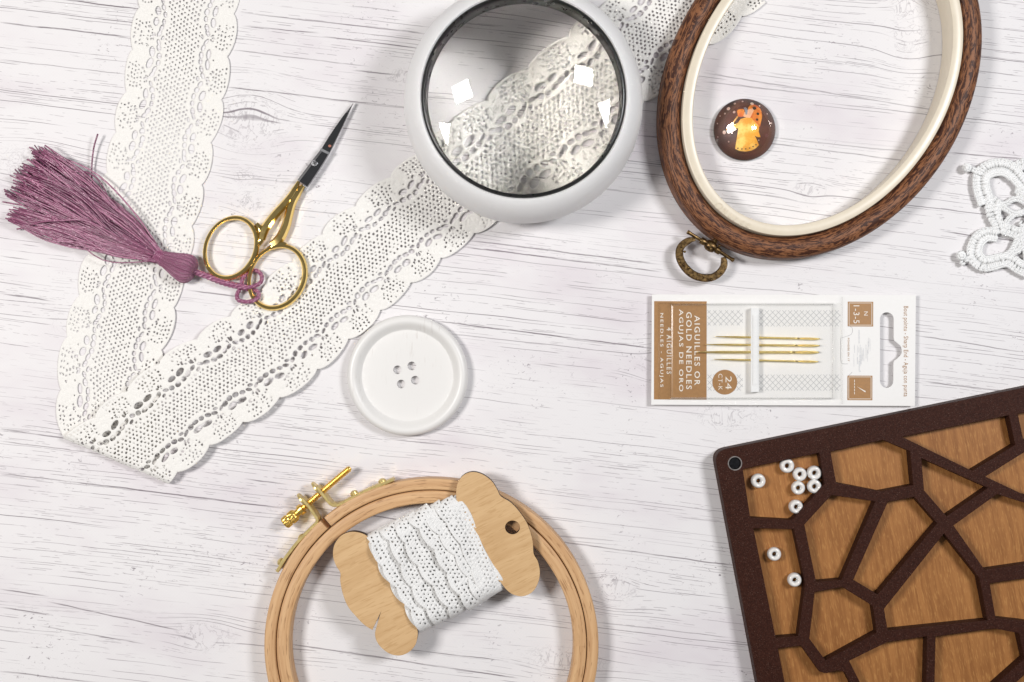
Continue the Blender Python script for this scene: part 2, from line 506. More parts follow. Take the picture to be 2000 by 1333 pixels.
def yarn_material(name, a, b_, rough=0.45, k=2200, spec=0.5, sheen=0.0):
    """plied thread: fine diagonal ply lines over the UV map"""
    g = G(name); x = g.sep(g.coord('UV')); n = g.noise(g.coord(), 160, 3, 0.6)
    ph = g.m('ADD', g.m('MULTIPLY', x[0], k), g.m('MULTIPLY', x[1], k * 1.1))
    s_ = g.m('MULTIPLY_ADD', g.m('SINE', ph), 0.5, 0.5)
    c = g.mix(g.m('MULTIPLY_ADD', s_, 0.55, g.m('MULTIPLY', n, 0.45)), a, b_)
    bs = g.bsdf(Base_Color=c, Roughness=rough, Specular_IOR_Level=spec, Sheen_Weight=sheen)
    g.set(bs.inputs['Normal'], g.bump(s_, 0.6, 0.0003))
    return g.mat




def rayon_material():
    g = G('mauve_rayon'); x = g.sep(g.coord('UV')); isl = g.nt.nodes.new('ShaderNodeNewGeometry').outputs['Random Per Island']
    n = g.noise(g.comb(g.m('MULTIPLY', x[0], 420), g.m('MULTIPLY', isl, 90)), 1, 3, 0.7)
    c = g.mix(isl, (0.15, 0.038, 0.088), (0.41, 0.155, 0.26))
    c = g.mix(g.rng(n, 0.56, 0.72), c, (0.62, 0.34, 0.46))  # pale pink flecks: shiny highlights of the threads painted into the colour
    c = g.mix(g.rng(n, 0.45, 0.28), c, (0.08, 0.015, 0.04))
    b = g.bsdf(Base_Color=c, Roughness=0.27, Specular_IOR_Level=0.9)
    g.set(b.inputs['Normal'], g.bump(n, 0.8, 0.0005)); return g.mat


M['tassel'] = rayon_material()
M['cord'] = yarn_material('mauve_cord', (0.20, 0.048, 0.115), (0.42, 0.165, 0.27), 0.30, 2600, 0.7)
M['crochet'] = yarn_material('white_crochet_cotton', (0.82, 0.82, 0.815), (0.90, 0.90, 0.895), 0.65, 3500, 0.25)
M['gold'] = plain('polished_gold', (0.96, 0.70, 0.27), 0.10, 1.0, 0.05, 400)
M['needle_gold'] = plain('needle_gold', (1.0, 0.78, 0.32), 0.30, 1.0, 0.05, 600)
M['chrome'] = plain('polished_steel', (0.24, 0.24, 0.25), 0.08, 1.0, 0.03, 500)
M['steel_bright'] = plain('bright_steel', (0.8, 0.8, 0.82), 0.18, 1.0, 0.05, 500)
M['brass'] = plain('brass', (0.86, 0.56, 0.14), 0.26, 0.85, 0.08, 500)
M['brass_strip'] = plain('pale_brass', (0.66, 0.52, 0.22), 0.32, 0.65, 0.12, 600, 0.05)
M['rust'] = plain('rust_spot', (0.38, 0.14, 0.09), 0.7, 0.0, 0.3, 2000)
M['white_plastic'] = plain('white_plastic', (0.80, 0.795, 0.80), 0.34, 0.0, 0.01, 200, Specular_IOR_Level=0.4)


def housing_material():
    g = G('white_translucent_plastic')
    b = g.nt.nodes.new('ShaderNodeBsdfPrincipled'); b.inputs['Base Color'].default_value = (.93, .925, .925, 1); b.inputs['Roughness'].default_value = .36
    n = g.noise(g.coord(), 900, 2); g.set(b.inputs['Normal'], g.bump(n, 0.03, 0.0001))
    t = g.nt.nodes.new('ShaderNodeBsdfTranslucent'); t.inputs[0].default_value = (.95, .94, .93, 1)
    mx = g.nt.nodes.new('ShaderNodeMixShader'); mx.inputs[0].default_value = .27
    g.nt.links.new(b.outputs[0], mx.inputs[1]); g.nt.links.new(t.outputs[0], mx.inputs[2]); g.nt.links.new(mx.outputs[0], g.out.inputs[0]); return g.mat


M['white_plastic'] = housing_material()
M['black_plastic'] = plain('black_plastic', (0.012, 0.012, 0.012), 0.3, 0.0, 0.2, 300)
M['cream_plastic'] = plain('cream_plastic', (0.72, 0.64, 0.51), 0.32, 0.0, 0.015, 300)
M['button_paint'] = None


def button_material():
    g = G('white_painted_wood'); p = g.coord(); x = g.sep(p)
    n = g.noise(g.comb(g.m('MULTIPLY', x[0], 900), g.m('MULTIPLY', x[1], 110)), 1, 3, 0.6)
    area_ = g.rng(g.noise(p, 60, 2, 0.5), 0.5, 0.72)
    c = g.mix(g.m('MULTIPLY', g.rng(n, 0.55, 0.68), g.m('MULTIPLY', area_, 0.4)), (0.77, 0.755, 0.735), (0.46, 0.40, 0.36))
    b = g.bsdf(Base_Color=c, Roughness=0.36, Specular_IOR_Level=0.45)
    g.set(b.inputs['Normal'], g.bump(n, 0.15, 0.0001))
    return g.mat


M['button'] = button_material()
M['beech'] = wood_uv('beech', (0.67, 0.42, 0.215), (0.53, 0.30, 0.14), (0.30, 0.145, 0.06), 26, 620, 0.48, (0.57, 0.66), 0.7, 0.15)


def burl_material():
    g = G('brown_wood_print'); x = g.sep(g.coord('UV'))
    w_ = g.noise(g.comb(g.m('MULTIPLY', x[0], 28), g.m('MULTIPLY', x[1], 120)), 1, 2, 0.5)
    vv = g.m('ADD', g.m('MULTIPLY', x[1], 900), g.m('MULTIPLY', w_, 8))
    n = g.noise(g.comb(g.m('MULTIPLY', x[0], 190), g.m('MULTIPLY', vv, 1.35)), 1, 4, 0.66, 0.3)
    c = g.mix(g.rng(n, 0.35, 0.65), (0.255, 0.105, 0.045), (0.17, 0.064, 0.026))
    c = g.mix(g.rng(n, 0.505, 0.535), c, (0.05, 0.016, 0.008))
    n3 = g.noise(g.comb(g.m('MULTIPLY', x[0], 260), g.m('MULTIPLY', vv, 2.6), 5), 1, 2, 0.6)
    c = g.mix(g.m('MULTIPLY', g.rng(n3, 0.53, 0.60), 0.85), c, (0.05, 0.017, 0.009))
    b = g.bsdf(Base_Color=c, Roughness=0.52, Specular_IOR_Level=0.3)
    g.set(b.inputs['Normal'], g.bump(n, 0.35, 0.0003))
    return g.mat


M['burl'] = burl_material()


def bronze_material():
    g = G('antique_bronze'); p = g.coord(); n = g.noise(p, 700, 4, 0.6)
    c = g.mix(g.rng(n, 0.35, 0.7), (0.07, 0.04, 0.018), (0.30, 0.19, 0.075))
    g.bsdf(Base_Color=c, Metallic=0.9, Roughness=0.33); return g.mat


M['bronze'] = bronze_material()


def mdf_material():
    g = G('dark_stained_mdf'); p = g.coord(); n = g.noise(p, 1500, 3, 0.7); n2 = g.noise(p, 60, 3)
    c = g.mix(g.rng(n, 0.3, 0.7), (0.019, 0.0063, 0.0039), (0.050, 0.0172, 0.0105))
    c = g.mix(g.m('MULTIPLY', n2, 0.5), c, (0.045, 0.014, 0.010))
    sp = g.m('MULTIPLY', g.rng(g.noise(p, 3300, 1, 0.5), 0.66, 0.73), 0.8)
    c = g.mix(sp, c, (0.16, 0.10, 0.08))
    b = g.bsdf(Base_Color=c, Roughness=0.5, Specular_IOR_Level=0.09)
    g.set(b.inputs['Normal'], g.bump(n, 0.35, 0.0003)); return g.mat


M['mdf'] = mdf_material()
M['ply'] = wood_dir('stained_plywood', (0.38, 0.165, 0.050), (0.26, 0.103, 0.029), (0.48, 0.235, 0.075), math.radians(79 + 180), 26, 520, 0.45, 0.006, 0.55)
M['birch'] = wood_dir('birch_plywood', (0.66, 0.44, 0.23), (0.57, 0.36, 0.175), (0.44, 0.25, 0.10), math.radians(-26), 16, 420, 0.5, 0.004, 0.45)
M['burnt'] = plain('laser_burnt_edge', (0.055, 0.028, 0.015), 0.7, 0.0, 0.3, 1500)


def pearl_material():
    g = G('pearl_glaze'); lw = g.node('ShaderNodeLayerWeight', Blend=0.45).outputs['Facing']
    c = g.mix(lw, (0.80, 0.76, 0.72), (0.66, 0.70, 0.73))
    g.bsdf(Base_Color=c, Roughness=0.18, Coat_Weight=0.8, Coat_Roughness=0.05, Subsurface_Weight=0.15, Subsurface_Radius=(0.001, 0.001, 0.001)); return g.mat


M['pearl'] = pearl_material()


def card_material():
    g = G('white_card'); p = g.coord(); n = g.noise(p, 700, 3)
    c = g.mix(n, (0.80, 0.785, 0.765), (0.84, 0.825, 0.81))
    g.bsdf(Base_Color=c, Roughness=0.5, Specular_IOR_Level=0.3); return g.mat


M['card'] = card_material()
M['kraft'] = plain('tan_ink', (0.36, 0.185, 0.065), 0.5, 0.0, 0.06, 900)
M['ink_white'] = plain('pale_ink', (0.82, 0.76, 0.68), 0.5, 0.0, 0.01, 900)
M['ink_grey'] = plain('grey_ink', (0.50, 0.50, 0.50), 0.5, 0.0, 0.03, 900)
M['ink_rub'] = plain('faint_grey_rub', (0.66, 0.66, 0.665), 0.5, 0.0, 0.08, 1500)
M['foam'] = plain('white_foam', (0.84, 0.84, 0.84), 0.6, 0.0, 0.02, 1500)


def glass_material(name, tint=(1, 1, 1), ior=1.5, rough=0.0):
    g = G(name); n = g.nt.nodes.new('ShaderNodeBsdfGlass'); n.inputs['Color'].default_value = (*tint, 1)
    n.inputs['Roughness'].default_value = rough; n.inputs['IOR'].default_value = ior
    g.nt.links.new(n.outputs[0], g.out.inputs[0]); return g.mat


M['lens'] = glass_material('lens_glass', (0.97, 0.965, 0.955), 1.5)
M['dome_glass'] = glass_material('dome_glass', (0.99, 0.98, 0.97), 1.45)


def film_material():
    """thin clear plastic sheet: mostly clear, reflecting more at grazing angles"""
    g = G('clear_plastic_sheet'); tr = g.nt.nodes.new('ShaderNodeBsdfTransparent'); tr.inputs[0].default_value = (0.985, 0.985, 0.98, 1)
    gl = g.nt.nodes.new('ShaderNodeBsdfGlossy'); gl.inputs['Roughness'].default_value = 0.14; gl.inputs[0].default_value = (.6, .6, .6, 1)
    fr = g.node('ShaderNodeLayerWeight', Blend=0.5)
    ff = g.m('MULTIPLY_ADD', g.m('POWER', fr.outputs['Facing'], 4), 0.7, 0.035)
    mx = g.nt.nodes.new('ShaderNodeMixShader'); g.nt.links.new(ff, mx.inputs[0])
    g.nt.links.new(tr.outputs[0], mx.inputs[1]); g.nt.links.new(gl.outputs[0], mx.inputs[2]); g.nt.links.new(mx.outputs[0], g.out.inputs[0])
    return g.mat


M['film'] = film_material()

# ------------------------------------------------------------------ the table top
mb = MB(); R_ = 0.55
mb.solid([(-R_, -R_, 0), (R_, -R_, 0), (R_, R_, 0), (-R_, R_, 0)], [(-R_, -R_, -0.02), (R_, -R_, -0.02), (R_, R_, -0.02), (-R_, R_, -0.02)])
tb = mb.build('table_top', M['table'], sharp=None); tb['kind'] = 'structure'; tb['label'] = 'white washed wooden boards with fine grey grain'; tb['category'] = 'table top'


# ------------------------------------------------------------------ lace
def lace_grid(L, v0, v1, step, holes, lo, hi):
    """grid of (u,v) in px with f>0 where there is thread; returns verts (u,v,f), quads and boundary edges"""
    nu = int(L / step) + 1; nv = int((v1 - v0) / step) + 1
    u = np.linspace(0, L, nu); v = np.linspace(v0, v1, nv)
    U, V = np.meshgrid(u, v, indexing='ij')
    F = np.minimum(V - lo(U), hi(U) - V); Fe = F.copy()
    F = np.minimum(F, 6.0)
    du = u[1] - u[0]; dv = v[1] - v[0]
    for (hu, hv, a, b, th) in holes:
        r = max(a, b) + 6
        i0 = max(int((hu - r) / du), 0); i1 = min(int((hu + r) / du) + 2, nu)
        j0 = max(int((hv - r - v0) / dv), 0); j1 = min(int((hv + r - v0) / dv) + 2, nv)
        if i0 >= i1 or j0 >= j1: continue
        x = U[i0:i1, j0:j1] - hu; y = V[i0:i1, j0:j1] - hv
        c, s_ = math.cos(th), math.sin(th)
        k = np.sqrt(((x * c + y * s_) / a) ** 2 + ((-x * s_ + y * c) / b) ** 2)
        F[i0:i1, j0:j1] = np.minimum(F[i0:i1, j0:j1], (k - 1) * min(a, b))
    # snap boundary verts
    gu, gv = np.gradient(F, du, dv)
    X, Y = U.copy(), V.copy()
    ids = np.arange(nu * nv).reshape(nu, nv)
    pos = F > 0
    keep = pos[:-1, :-1] | pos[1:, :-1] | pos[1:, 1:] | pos[:-1, 1:]
    g2 = np.maximum(gu ** 2 + gv ** 2, 0.08)
    mk = F < 0
    sx = np.clip(-F * gu / g2, -step, step); sy = np.clip(-F * gv / g2, -step, step)
    X[mk] += sx[mk]; Y[mk] += sy[mk]
    Q = np.stack([ids[:-1, :-1], ids[1:, :-1], ids[1:, 1:], ids[:-1, 1:]], -1)[keep]
    used = np.unique(Q); remap = -np.ones(nu * nv, int); remap[used] = np.arange(len(used))
    Q = remap[Q]
    return X.ravel()[used], Y.ravel()[used], np.maximum(F, 0).ravel()[used], Q


def thicken(top, bot, Q):
    n = len(top)
    E = np.concatenate([Q[:, [0, 1]], Q[:, [1, 2]], Q[:, [2, 3]], Q[:, [3, 0]]])
    key = np.sort(E, 1); k = key[:, 0].astype(np.int64) * n + key[:, 1]
    uq, idx, cnt = np.unique(k, return_index=True, return_counts=True)
    B = E[idx[cnt == 1]]
    rim = np.stack([B[:, 1], B[:, 0], B[:, 0] + n, B[:, 1] + n], 1)
    return np.vstack([top, bot]), np.vstack([Q, Q[:, ::-1] + n, rim])


def wide_lace_holes(L, T=83.0):
    hs = []
    R = random.Random(3)
    for s_ in (-1, 1):
        ph = 0.0 if s_ < 0 else 0.22 * T
        for k in range(-1, int(L / T) + 2):
            c = k * T + ph
            for (t, d, a, b, th) in [(-11, 55, 9.5, 4.8, -.15), (11, 56, 9.5, 4.8, .2), (-21, 43, 6.0, 4.2, -.3), (-7, 40, 6.2, 4.0, 0), (7, 40.5, 5.8, 3.8, .1), (21, 44, 6.4, 3.8, .4),
                                     (33, 47.5, 6.6, 3.2, .5), (-33, 47, 6.4, 3.0, -.5), (40, 40, 5.0, 2.6, .3),
                                     (36.5, 58, 1.7, 4.8, .35), (41.5, 60, 1.5, 5.0, 0), (46.5, 58.5, 1.6, 4.6, -.35),
                                     (22, 66, 1.6, 2.6, .5), (28, 63, 1.5, 2.4, .5), (-23, 65, 1.4, 2.3, -.5), (0, 67, 1.2, 2.0, 0)]:
                j = R.uniform(.86, 1.12)
                hs.append((c + t + R.uniform(-1.2, 1.2), s_ * (d + R.uniform(-1, 1)), a * j * 1.04, b * R.uniform(.95, 1.3), s_ * (th + R.uniform(-.12, .12))))
            # scallop mesh
            for r_ in range(6):
                d = 69 + r_ * 6.4
                half = 26 - abs(r_ - 2.2) * 2.3
                nn = int(half * 2 / 8.2)
                for q in range(nn + 1):
                    t = 37 - half + q * 8.2 + (r_ % 2) * 4.1
                    if t > 37 + half: continue
                    if d > edge_width(t + 0, T) - 5.5: continue
                    hs.append((c + t + R.uniform(-1, 1), s_ * (d + R.uniform(-.9, .9)), R.uniform(1.9, 2.9), R.uniform(1.25, 1.8), s_ * R.uniform(-1.1, .5)))
            # fine specks in the solid patch
            for q in range(9):
                hs.append((c + R.uniform(-16, 8), s_ * (R.uniform(66, 86)), .9, .8, 0))
    # central mesh
    n = int(L / 9.2)
    for r_ in range(-5, 6):
        for q in range(n):
            uu = q * 9.2 + (r_ % 2) * 4.6; vv = r_ * 6.6
            sgn = 1 if vv >= 0 else -1
            tt = (uu - (0 if sgn < 0 else 0.22 * T)) % T
            lim = 33.5 + 7 * math.cos(2 * pi * (tt - T / 2) / T)
            if abs(vv) > lim: continue
            hs.append((uu + R.uniform(-1.1, 1.1), vv + R.uniform(-.9, .9), R.uniform(1.9, 2.9), R.uniform(1.5, 2.2), R.uniform(-1.2, 1.2)))
    return hs


def edge_width(t, T=83.0):
    p = ((np.asarray(t, float) + 10) / T) % 1.0
    return 91 + 11 * np.power(np.maximum(np.sin(pi * np.power(p, 0.86)), 0), 0.62)


def build_wide_lace():
    F0 = np.array([112., 840.]); fd = np.array([0.917, 0.40]); fd /= np.linalg.norm(fd); fn = np.array([fd[1], -fd[0]])   # fn points up the first leg
    leg1 = [(392, -140), (380, -70), (366, 15), (350, 110), (335, 200), (317, 290), (301, 360), (280, 440), (261, 520), (241, 610), (222, 690), (211, 770)]
    leg2 = [(302, 822), (414, 735), (527, 657), (650, 552), (782, 430), (900, 340), (1010, 262), (1110, 182), (1203, 107), (1322, 2), (1440, -100)]
    l2 = []
    for p in leg2:
        r = np.array(p, float) - F0; l2.append(tuple(np.array(p, float) - 2 * np.dot(r, fn) * fn))
    C = spline(leg1 + l2, 900)
    # relax the bend at the fold
    for _ in range(60):
        C[1:-1] = 0.25 * C[:-2] + 0.5 * C[1:-1] + 0.25 * C[2:]
    d = np.linalg.norm(np.diff(C, axis=0), axis=1); cum = np.concatenate([[0], np.cumsum(d)]); L = cum[-1]
    T_ = np.gradient(C, axis=0); T_ /= np.linalg.norm(T_, axis=1, keepdims=True)
    Nn = np.stack([-T_[:, 1], T_[:, 0]], 1)
    hs = wide_lace_holes(L)
    phr = 0.22 * 83
    u, v, f, Q = lace_grid(L, -108, 108, 1.45, hs, lambda U: -edge_width(U), lambda U: edge_width(U - phr))
    # uneven, handmade: slide the pattern a little
    vj = v + 2.0 * np.sin(u / 61.0) + 1.2 * np.sin(u / 23.0 + v / 30)
    uj = u + 2.0 * np.sin(v / 37.0 + u / 90.0)
    ui = np.clip(uj, 0, L)
    cx = np.interp(ui, cum, C[:, 0]); cyy = np.interp(ui, cum, C[:, 1])
    nx = np.interp(ui, cum, Nn[:, 0]); ny = np.interp(ui, cum, Nn[:, 1])
    P = np.stack([cx + nx * vj, cyy + ny * vj], 1)
    r = 9.5
    s_ = -((P - F0) @ fn)
    # height in px units
    h = 0.9 * np.minimum(f, 2.2) / 2.2
    wv = 1.3 + 1.2 * np.sin(u / 120. + 1.0) * np.sin(v / 80. + u / 300.) + 0.7 * np.sin(u / 47.) * (v / 100.)

    def place(w):
        XY = P.copy(); Z = np.zeros(len(P))
        flat = s_ <= 0
        Z[flat] = (1.2 + wv + w)[flat]
        b = (s_ > 0) & (s_ < pi * r)
        th = s_ / r
        along = np.where(b, (r + w) * np.sin(th), 0)
        Z[b] = (2.8 + r - (r + 0 - w * 1.0) * np.cos(th) - w * 0 )[b]
        XY[b] = P[b] + fn * (s_[b])[:, None] - fn * along[b][:, None]
        c = s_ >= pi * r
        ss = s_ - pi * r
        XY[c] = P[c] + fn * (s_[c] + ss[c])[:, None]
        q = np.clip((ss - 90) / 380., 0, 1); q = q * q * (3 - 2 * q)
        Z[c] = (2.8 + 2 * r * (1 - 0.9 * q) + wv * 0.6 + w)[c]
        k = (H - Z * S) / H
        return np.stack([(XY[:, 0] - 1000) * S * k, (666.5 - XY[:, 1]) * S * k, Z * S], 1)
    top = place(0.35 + h); bot = place(-0.45 - 0 * h)
    VV, QQ = thicken(top, bot, Q)
    o = np_mesh('lace_ribbon', VV, QQ, M['lace'])
    tag(o, 'wide ivory bobbin lace ribbon with scalloped edges folded into a V across the boards', 'lace ribbon')


build_wide_lace()


# ------------------------------------------------------------------ magnifier
def build_magnifier():
    c = W(1022, 204, 0.020); cx, cyy = c.x, c.y
    t = thing('magnifier', (cx, cyy, 0), 'round white desk magnifier with black rimmed glass dome standing on lace', 'magnifier')
    mm = 0.001
    C0 = Vector((cx, cyy, 0))
    prof = [(42.0, .3), (44.5, .0), (46.2, 3), (47.6, 8), (48.6, 13), (49.0, 18), (49.0, 21), (48.8, 25), (48.2, 28.8), (47.1, 32.0), (45.6, 34.5), (44.0, 36.2), (42.5, 37.3), (41.4, 37.7), (40.9, 37.2), (40.8, 31), (40.9, 20), (41.2, 8), (42.0, .3)]
    mb = MB(); mb.lathe([(r * mm, z * mm) for r, z in prof], C0, seg=160, close_ends=False); mb.build('housing', M['white_plastic'], t, sharp=50)
    prof = [(40.75, 34), (40.75, 37.2), (40.3, 37.9), (39.6, 38.0), (39.3, 37.4), (39.1, 35.6), (39.0, 33.6), (38.9, 29.8), (38.6, 28.0), (39.4, 27.6), (40.75, 27.8), (40.75, 34)]
    mb = MB(); mb.lathe([(r * mm, z * mm) for r, z in prof], C0, seg=160, close_ends=False); mb.build('bezel', M['black_plastic'], t, sharp=50)
    rl = 38.7; R1 = 150.0; zc = 29.0
    s1 = R1 - math.sqrt(R1 * R1 - rl * rl)
    n = 40
    top = [(rl * math.sin(0.5 * pi * j / n), 0) for j in range(n + 1)]
    prof = [(max(r, 0), zc + 0.6 + s1 - (R1 - math.sqrt(R1 * R1 - r * r))) for r, _ in top]
    bot = [(r, zc - 0.6 - s1 + (R1 - math.sqrt(R1 * R1 - r * r))) for r, _ in reversed(top)]
    P = [(r * mm, z * mm) for r, z in prof + bot]; P[0] = (0.0, P[0][1]); P[-1] = (0.0, P[-1][1])
    mb = MB(); mb.lathe(P, C0, seg=160, close_ends=False); mb.build('lens', M['lens'], t, sharp=60)


build_magnifier()


# ------------------------------------------------------------------ scissors
def build_scissors():
    zo = lambda pts: zoom(pts, 2.8975, 360, 180)
    o0 = W(540, 430)
    t = thing('scissors', (o0.x, o0.y, 0), 'small closed embroidery scissors with gold ring handles and dark steel blades', 'scissors')
    b0 = 0.0014
    e = lambda w_, h_, n=12: [(w_ * math.cos(2 * pi * k / n), h_ * math.sin(2 * pi * k / n)) for k in range(n)]

    def ring(cx, cyy, a, b, rot, z, mbx):
        pts = circle_px(cx, cyy, a, 72, b, rot)
        w_ = [1 + 0.18 * math.sin(2 * pi * k / 72) for k in range(72)]
        mbx.sweep(WA(pts, z), e(5.0 * S, 5.4 * S), True, scale=w_)
    # facetted shank profile: flat top, sloping sides
    fac = lambda hw, h_: [(-hw, -h_ * .8), (-hw, 0), (-hw * .55, h_), (hw * .55, h_), (hw, 0), (hw, -h_ * .8)]
    # handle on the left: ring + shank
    m1 = MB()
    ring(451, 484.5, 61, 48.5, math.radians(-65), b0 + 0.0016, m1)
    pth = spline(zo([(437, 838), (446, 795), (462, 762), (512, 695), (566, 634), (612, 575), (648, 505)]), 26)
    sc = np.interp(np.linspace(0, 1, 26), [0, .12, .5, .85, 1], [.8, 1.05, .95, .8, .35])
    m1.sweep(WA(pth, b0 + 0.0019), fac(8.6 * S, 0.0012), False, scale=list(sc), smooth=False)
    pth = spline(zo([(408, 745), (428, 775), (440, 812), (428, 850), (418, 870)]), 10)
    m1.sweep(WA(pth, b0 + 0.0016), e(6.6 * S, 0.0011), False, scale=[.6, .8, 1, 1.05, 1.1, 1.1, 1.05, 1, .8, .6])
    m1.build('handle', M['gold'], t, sharp=30)
    m2 = MB()
    ring(541, 541.5, 63, 52, math.radians(-62), b0 + 0.0016, m2)
    pth = spline(zo([(492, 868), (522, 848), (548, 815), (575, 755), (592, 690), (612, 625), (640, 575), (672, 530)]), 30)
    sc = np.interp(np.linspace(0, 1, 30), [0, .12, .5, .85, 1], [.85, 1.05, .95, .85, .5])
    m2.sweep(WA(pth, b0 + 0.0016), fac(8.8 * S, 0.0012), False, scale=list(sc), smooth=False)
    pth = spline(zo([(470, 888), (510, 872), (556, 862), (590, 882)]), 10)
    m2.sweep(WA(pth, b0 + 0.0015), e(5.6 * S, 0.0011), False, scale=[.6, .8, 1, 1.05, 1.1, 1.1, 1.05, 1, .8, .6])
    m2.build('handle', M['gold'], t, sharp=30)

    def bevelled(mbx, left, right, zb, zt, inset):
        """blade between two edge polylines with a bevel on both sides"""
        n = len(left); V = []
        for (l, r) in zip(left, right):
            l = np.array(l, float); r = np.array(r, float); wv = r - l; ww = np.linalg.norm(wv) + 1e-6; d = wv / ww
            i1 = min(inset[0], ww * .35); i2 = min(inset[1], ww * .35)
            for p, z in ((l, zb), (l, zb + (zt - zb) * .35), (l + d * i1, zt), (r - d * i2, zt), (r, zb + (zt - zb) * .35), (r, zb)):
                V.append(W(p[0], p[1], z))
        F = []
        for i in range(n - 1):
            for j in range(6):
                F.append((i * 6 + j, (i + 1) * 6 + j, (i + 1) * 6 + (j + 1) % 6, i * 6 + (j + 1) % 6))
        F += [tuple(range(6)), tuple((n - 1) * 6 + j for j in reversed(range(6)))]
        mbx.add(V, F, 0, None, False)
    # lower blade peeks out on the right
    mb = MB()
    L_ = spline(zo([(650, 560), (712, 470), (790, 345), (860, 225), (952, 66)]), 24)
    R2 = spline(zo([(694, 560), (736, 490), (826, 352), (888, 225), (957, 62)]), 24)
    bevelled(mb, L_, R2, b0 + 0.0002, b0 + 0.0011, (1.0, 2.0))
    mb.build('blade', M['steel_bright'], t, sharp=20)
    # upper blade with its thicker shoulder
    mb = MB()
    L_ = spline(zo([(776, 322), (800, 282), (832, 232), (890, 148), (955, 63)]), 24)
    R2 = spline(zo([(822, 350), (848, 296), (876, 240), (912, 164), (957, 63)]), 24)
    bevelled(mb, L_, R2, b0 + 0.0011, b0 + 0.0018, (2.4, 1.0))
    L_ = spline(zo([(640, 498), (690, 432), (735, 372), (778, 318)]), 14)
    R2 = spline(zo([(700, 540), (748, 470), (790, 405), (824, 348)]), 14)
    bevelled(mb, L_, R2, b0 + 0.0011, b0 + 0.0027, (4.5, 2.0))
    mb.solid(WA(zo([(774, 318), (826, 344), (818, 356), (766, 330)]), b0 + 0.00285), WA(zo([(774, 318), (826, 344), (818, 356), (766, 330)]), b0 + 0.0012), 1)
    mb.solid(WA(circle_px(644, 285.5, 3.2, 9, 2.6), b0 + 0.00186), WA(circle_px(644, 285.5, 3.2, 9, 2.6), b0 + 0.0016), 2)
    mb.build('blade', [M['chrome'], M['steel_bright'], M['rust']], t, sharp=20)
    # screw with a slot
    mb = MB(); p = W(614.3, 319.8, b0 + 0.0028)
    mb.lathe([(0, 0), (6.0 * S, 0), (6.0 * S, .0004), (5.2 * S, .00065), (0, .0007)], p, seg=28, close_ends=False)
    for a in (0.4, 0.4 + pi / 2):
        d = Vector((math.cos(a), math.sin(a), 0)); nrm = Vector((-d.y, d.x, 0)); q = p + Vector((0, 0, .00072))
        pts = [q + d * 4 * S + nrm * .7 * S, q - d * 4 * S + nrm * .7 * S, q - d * 4 * S - nrm * .7 * S, q + d * 4 * S - nrm * .7 * S]
        mb.add(pts, [(0, 1, 2, 3)], 1)
    mb.build('screw', [M['steel_bright'], M['black_plastic']], t)


build_scissors()


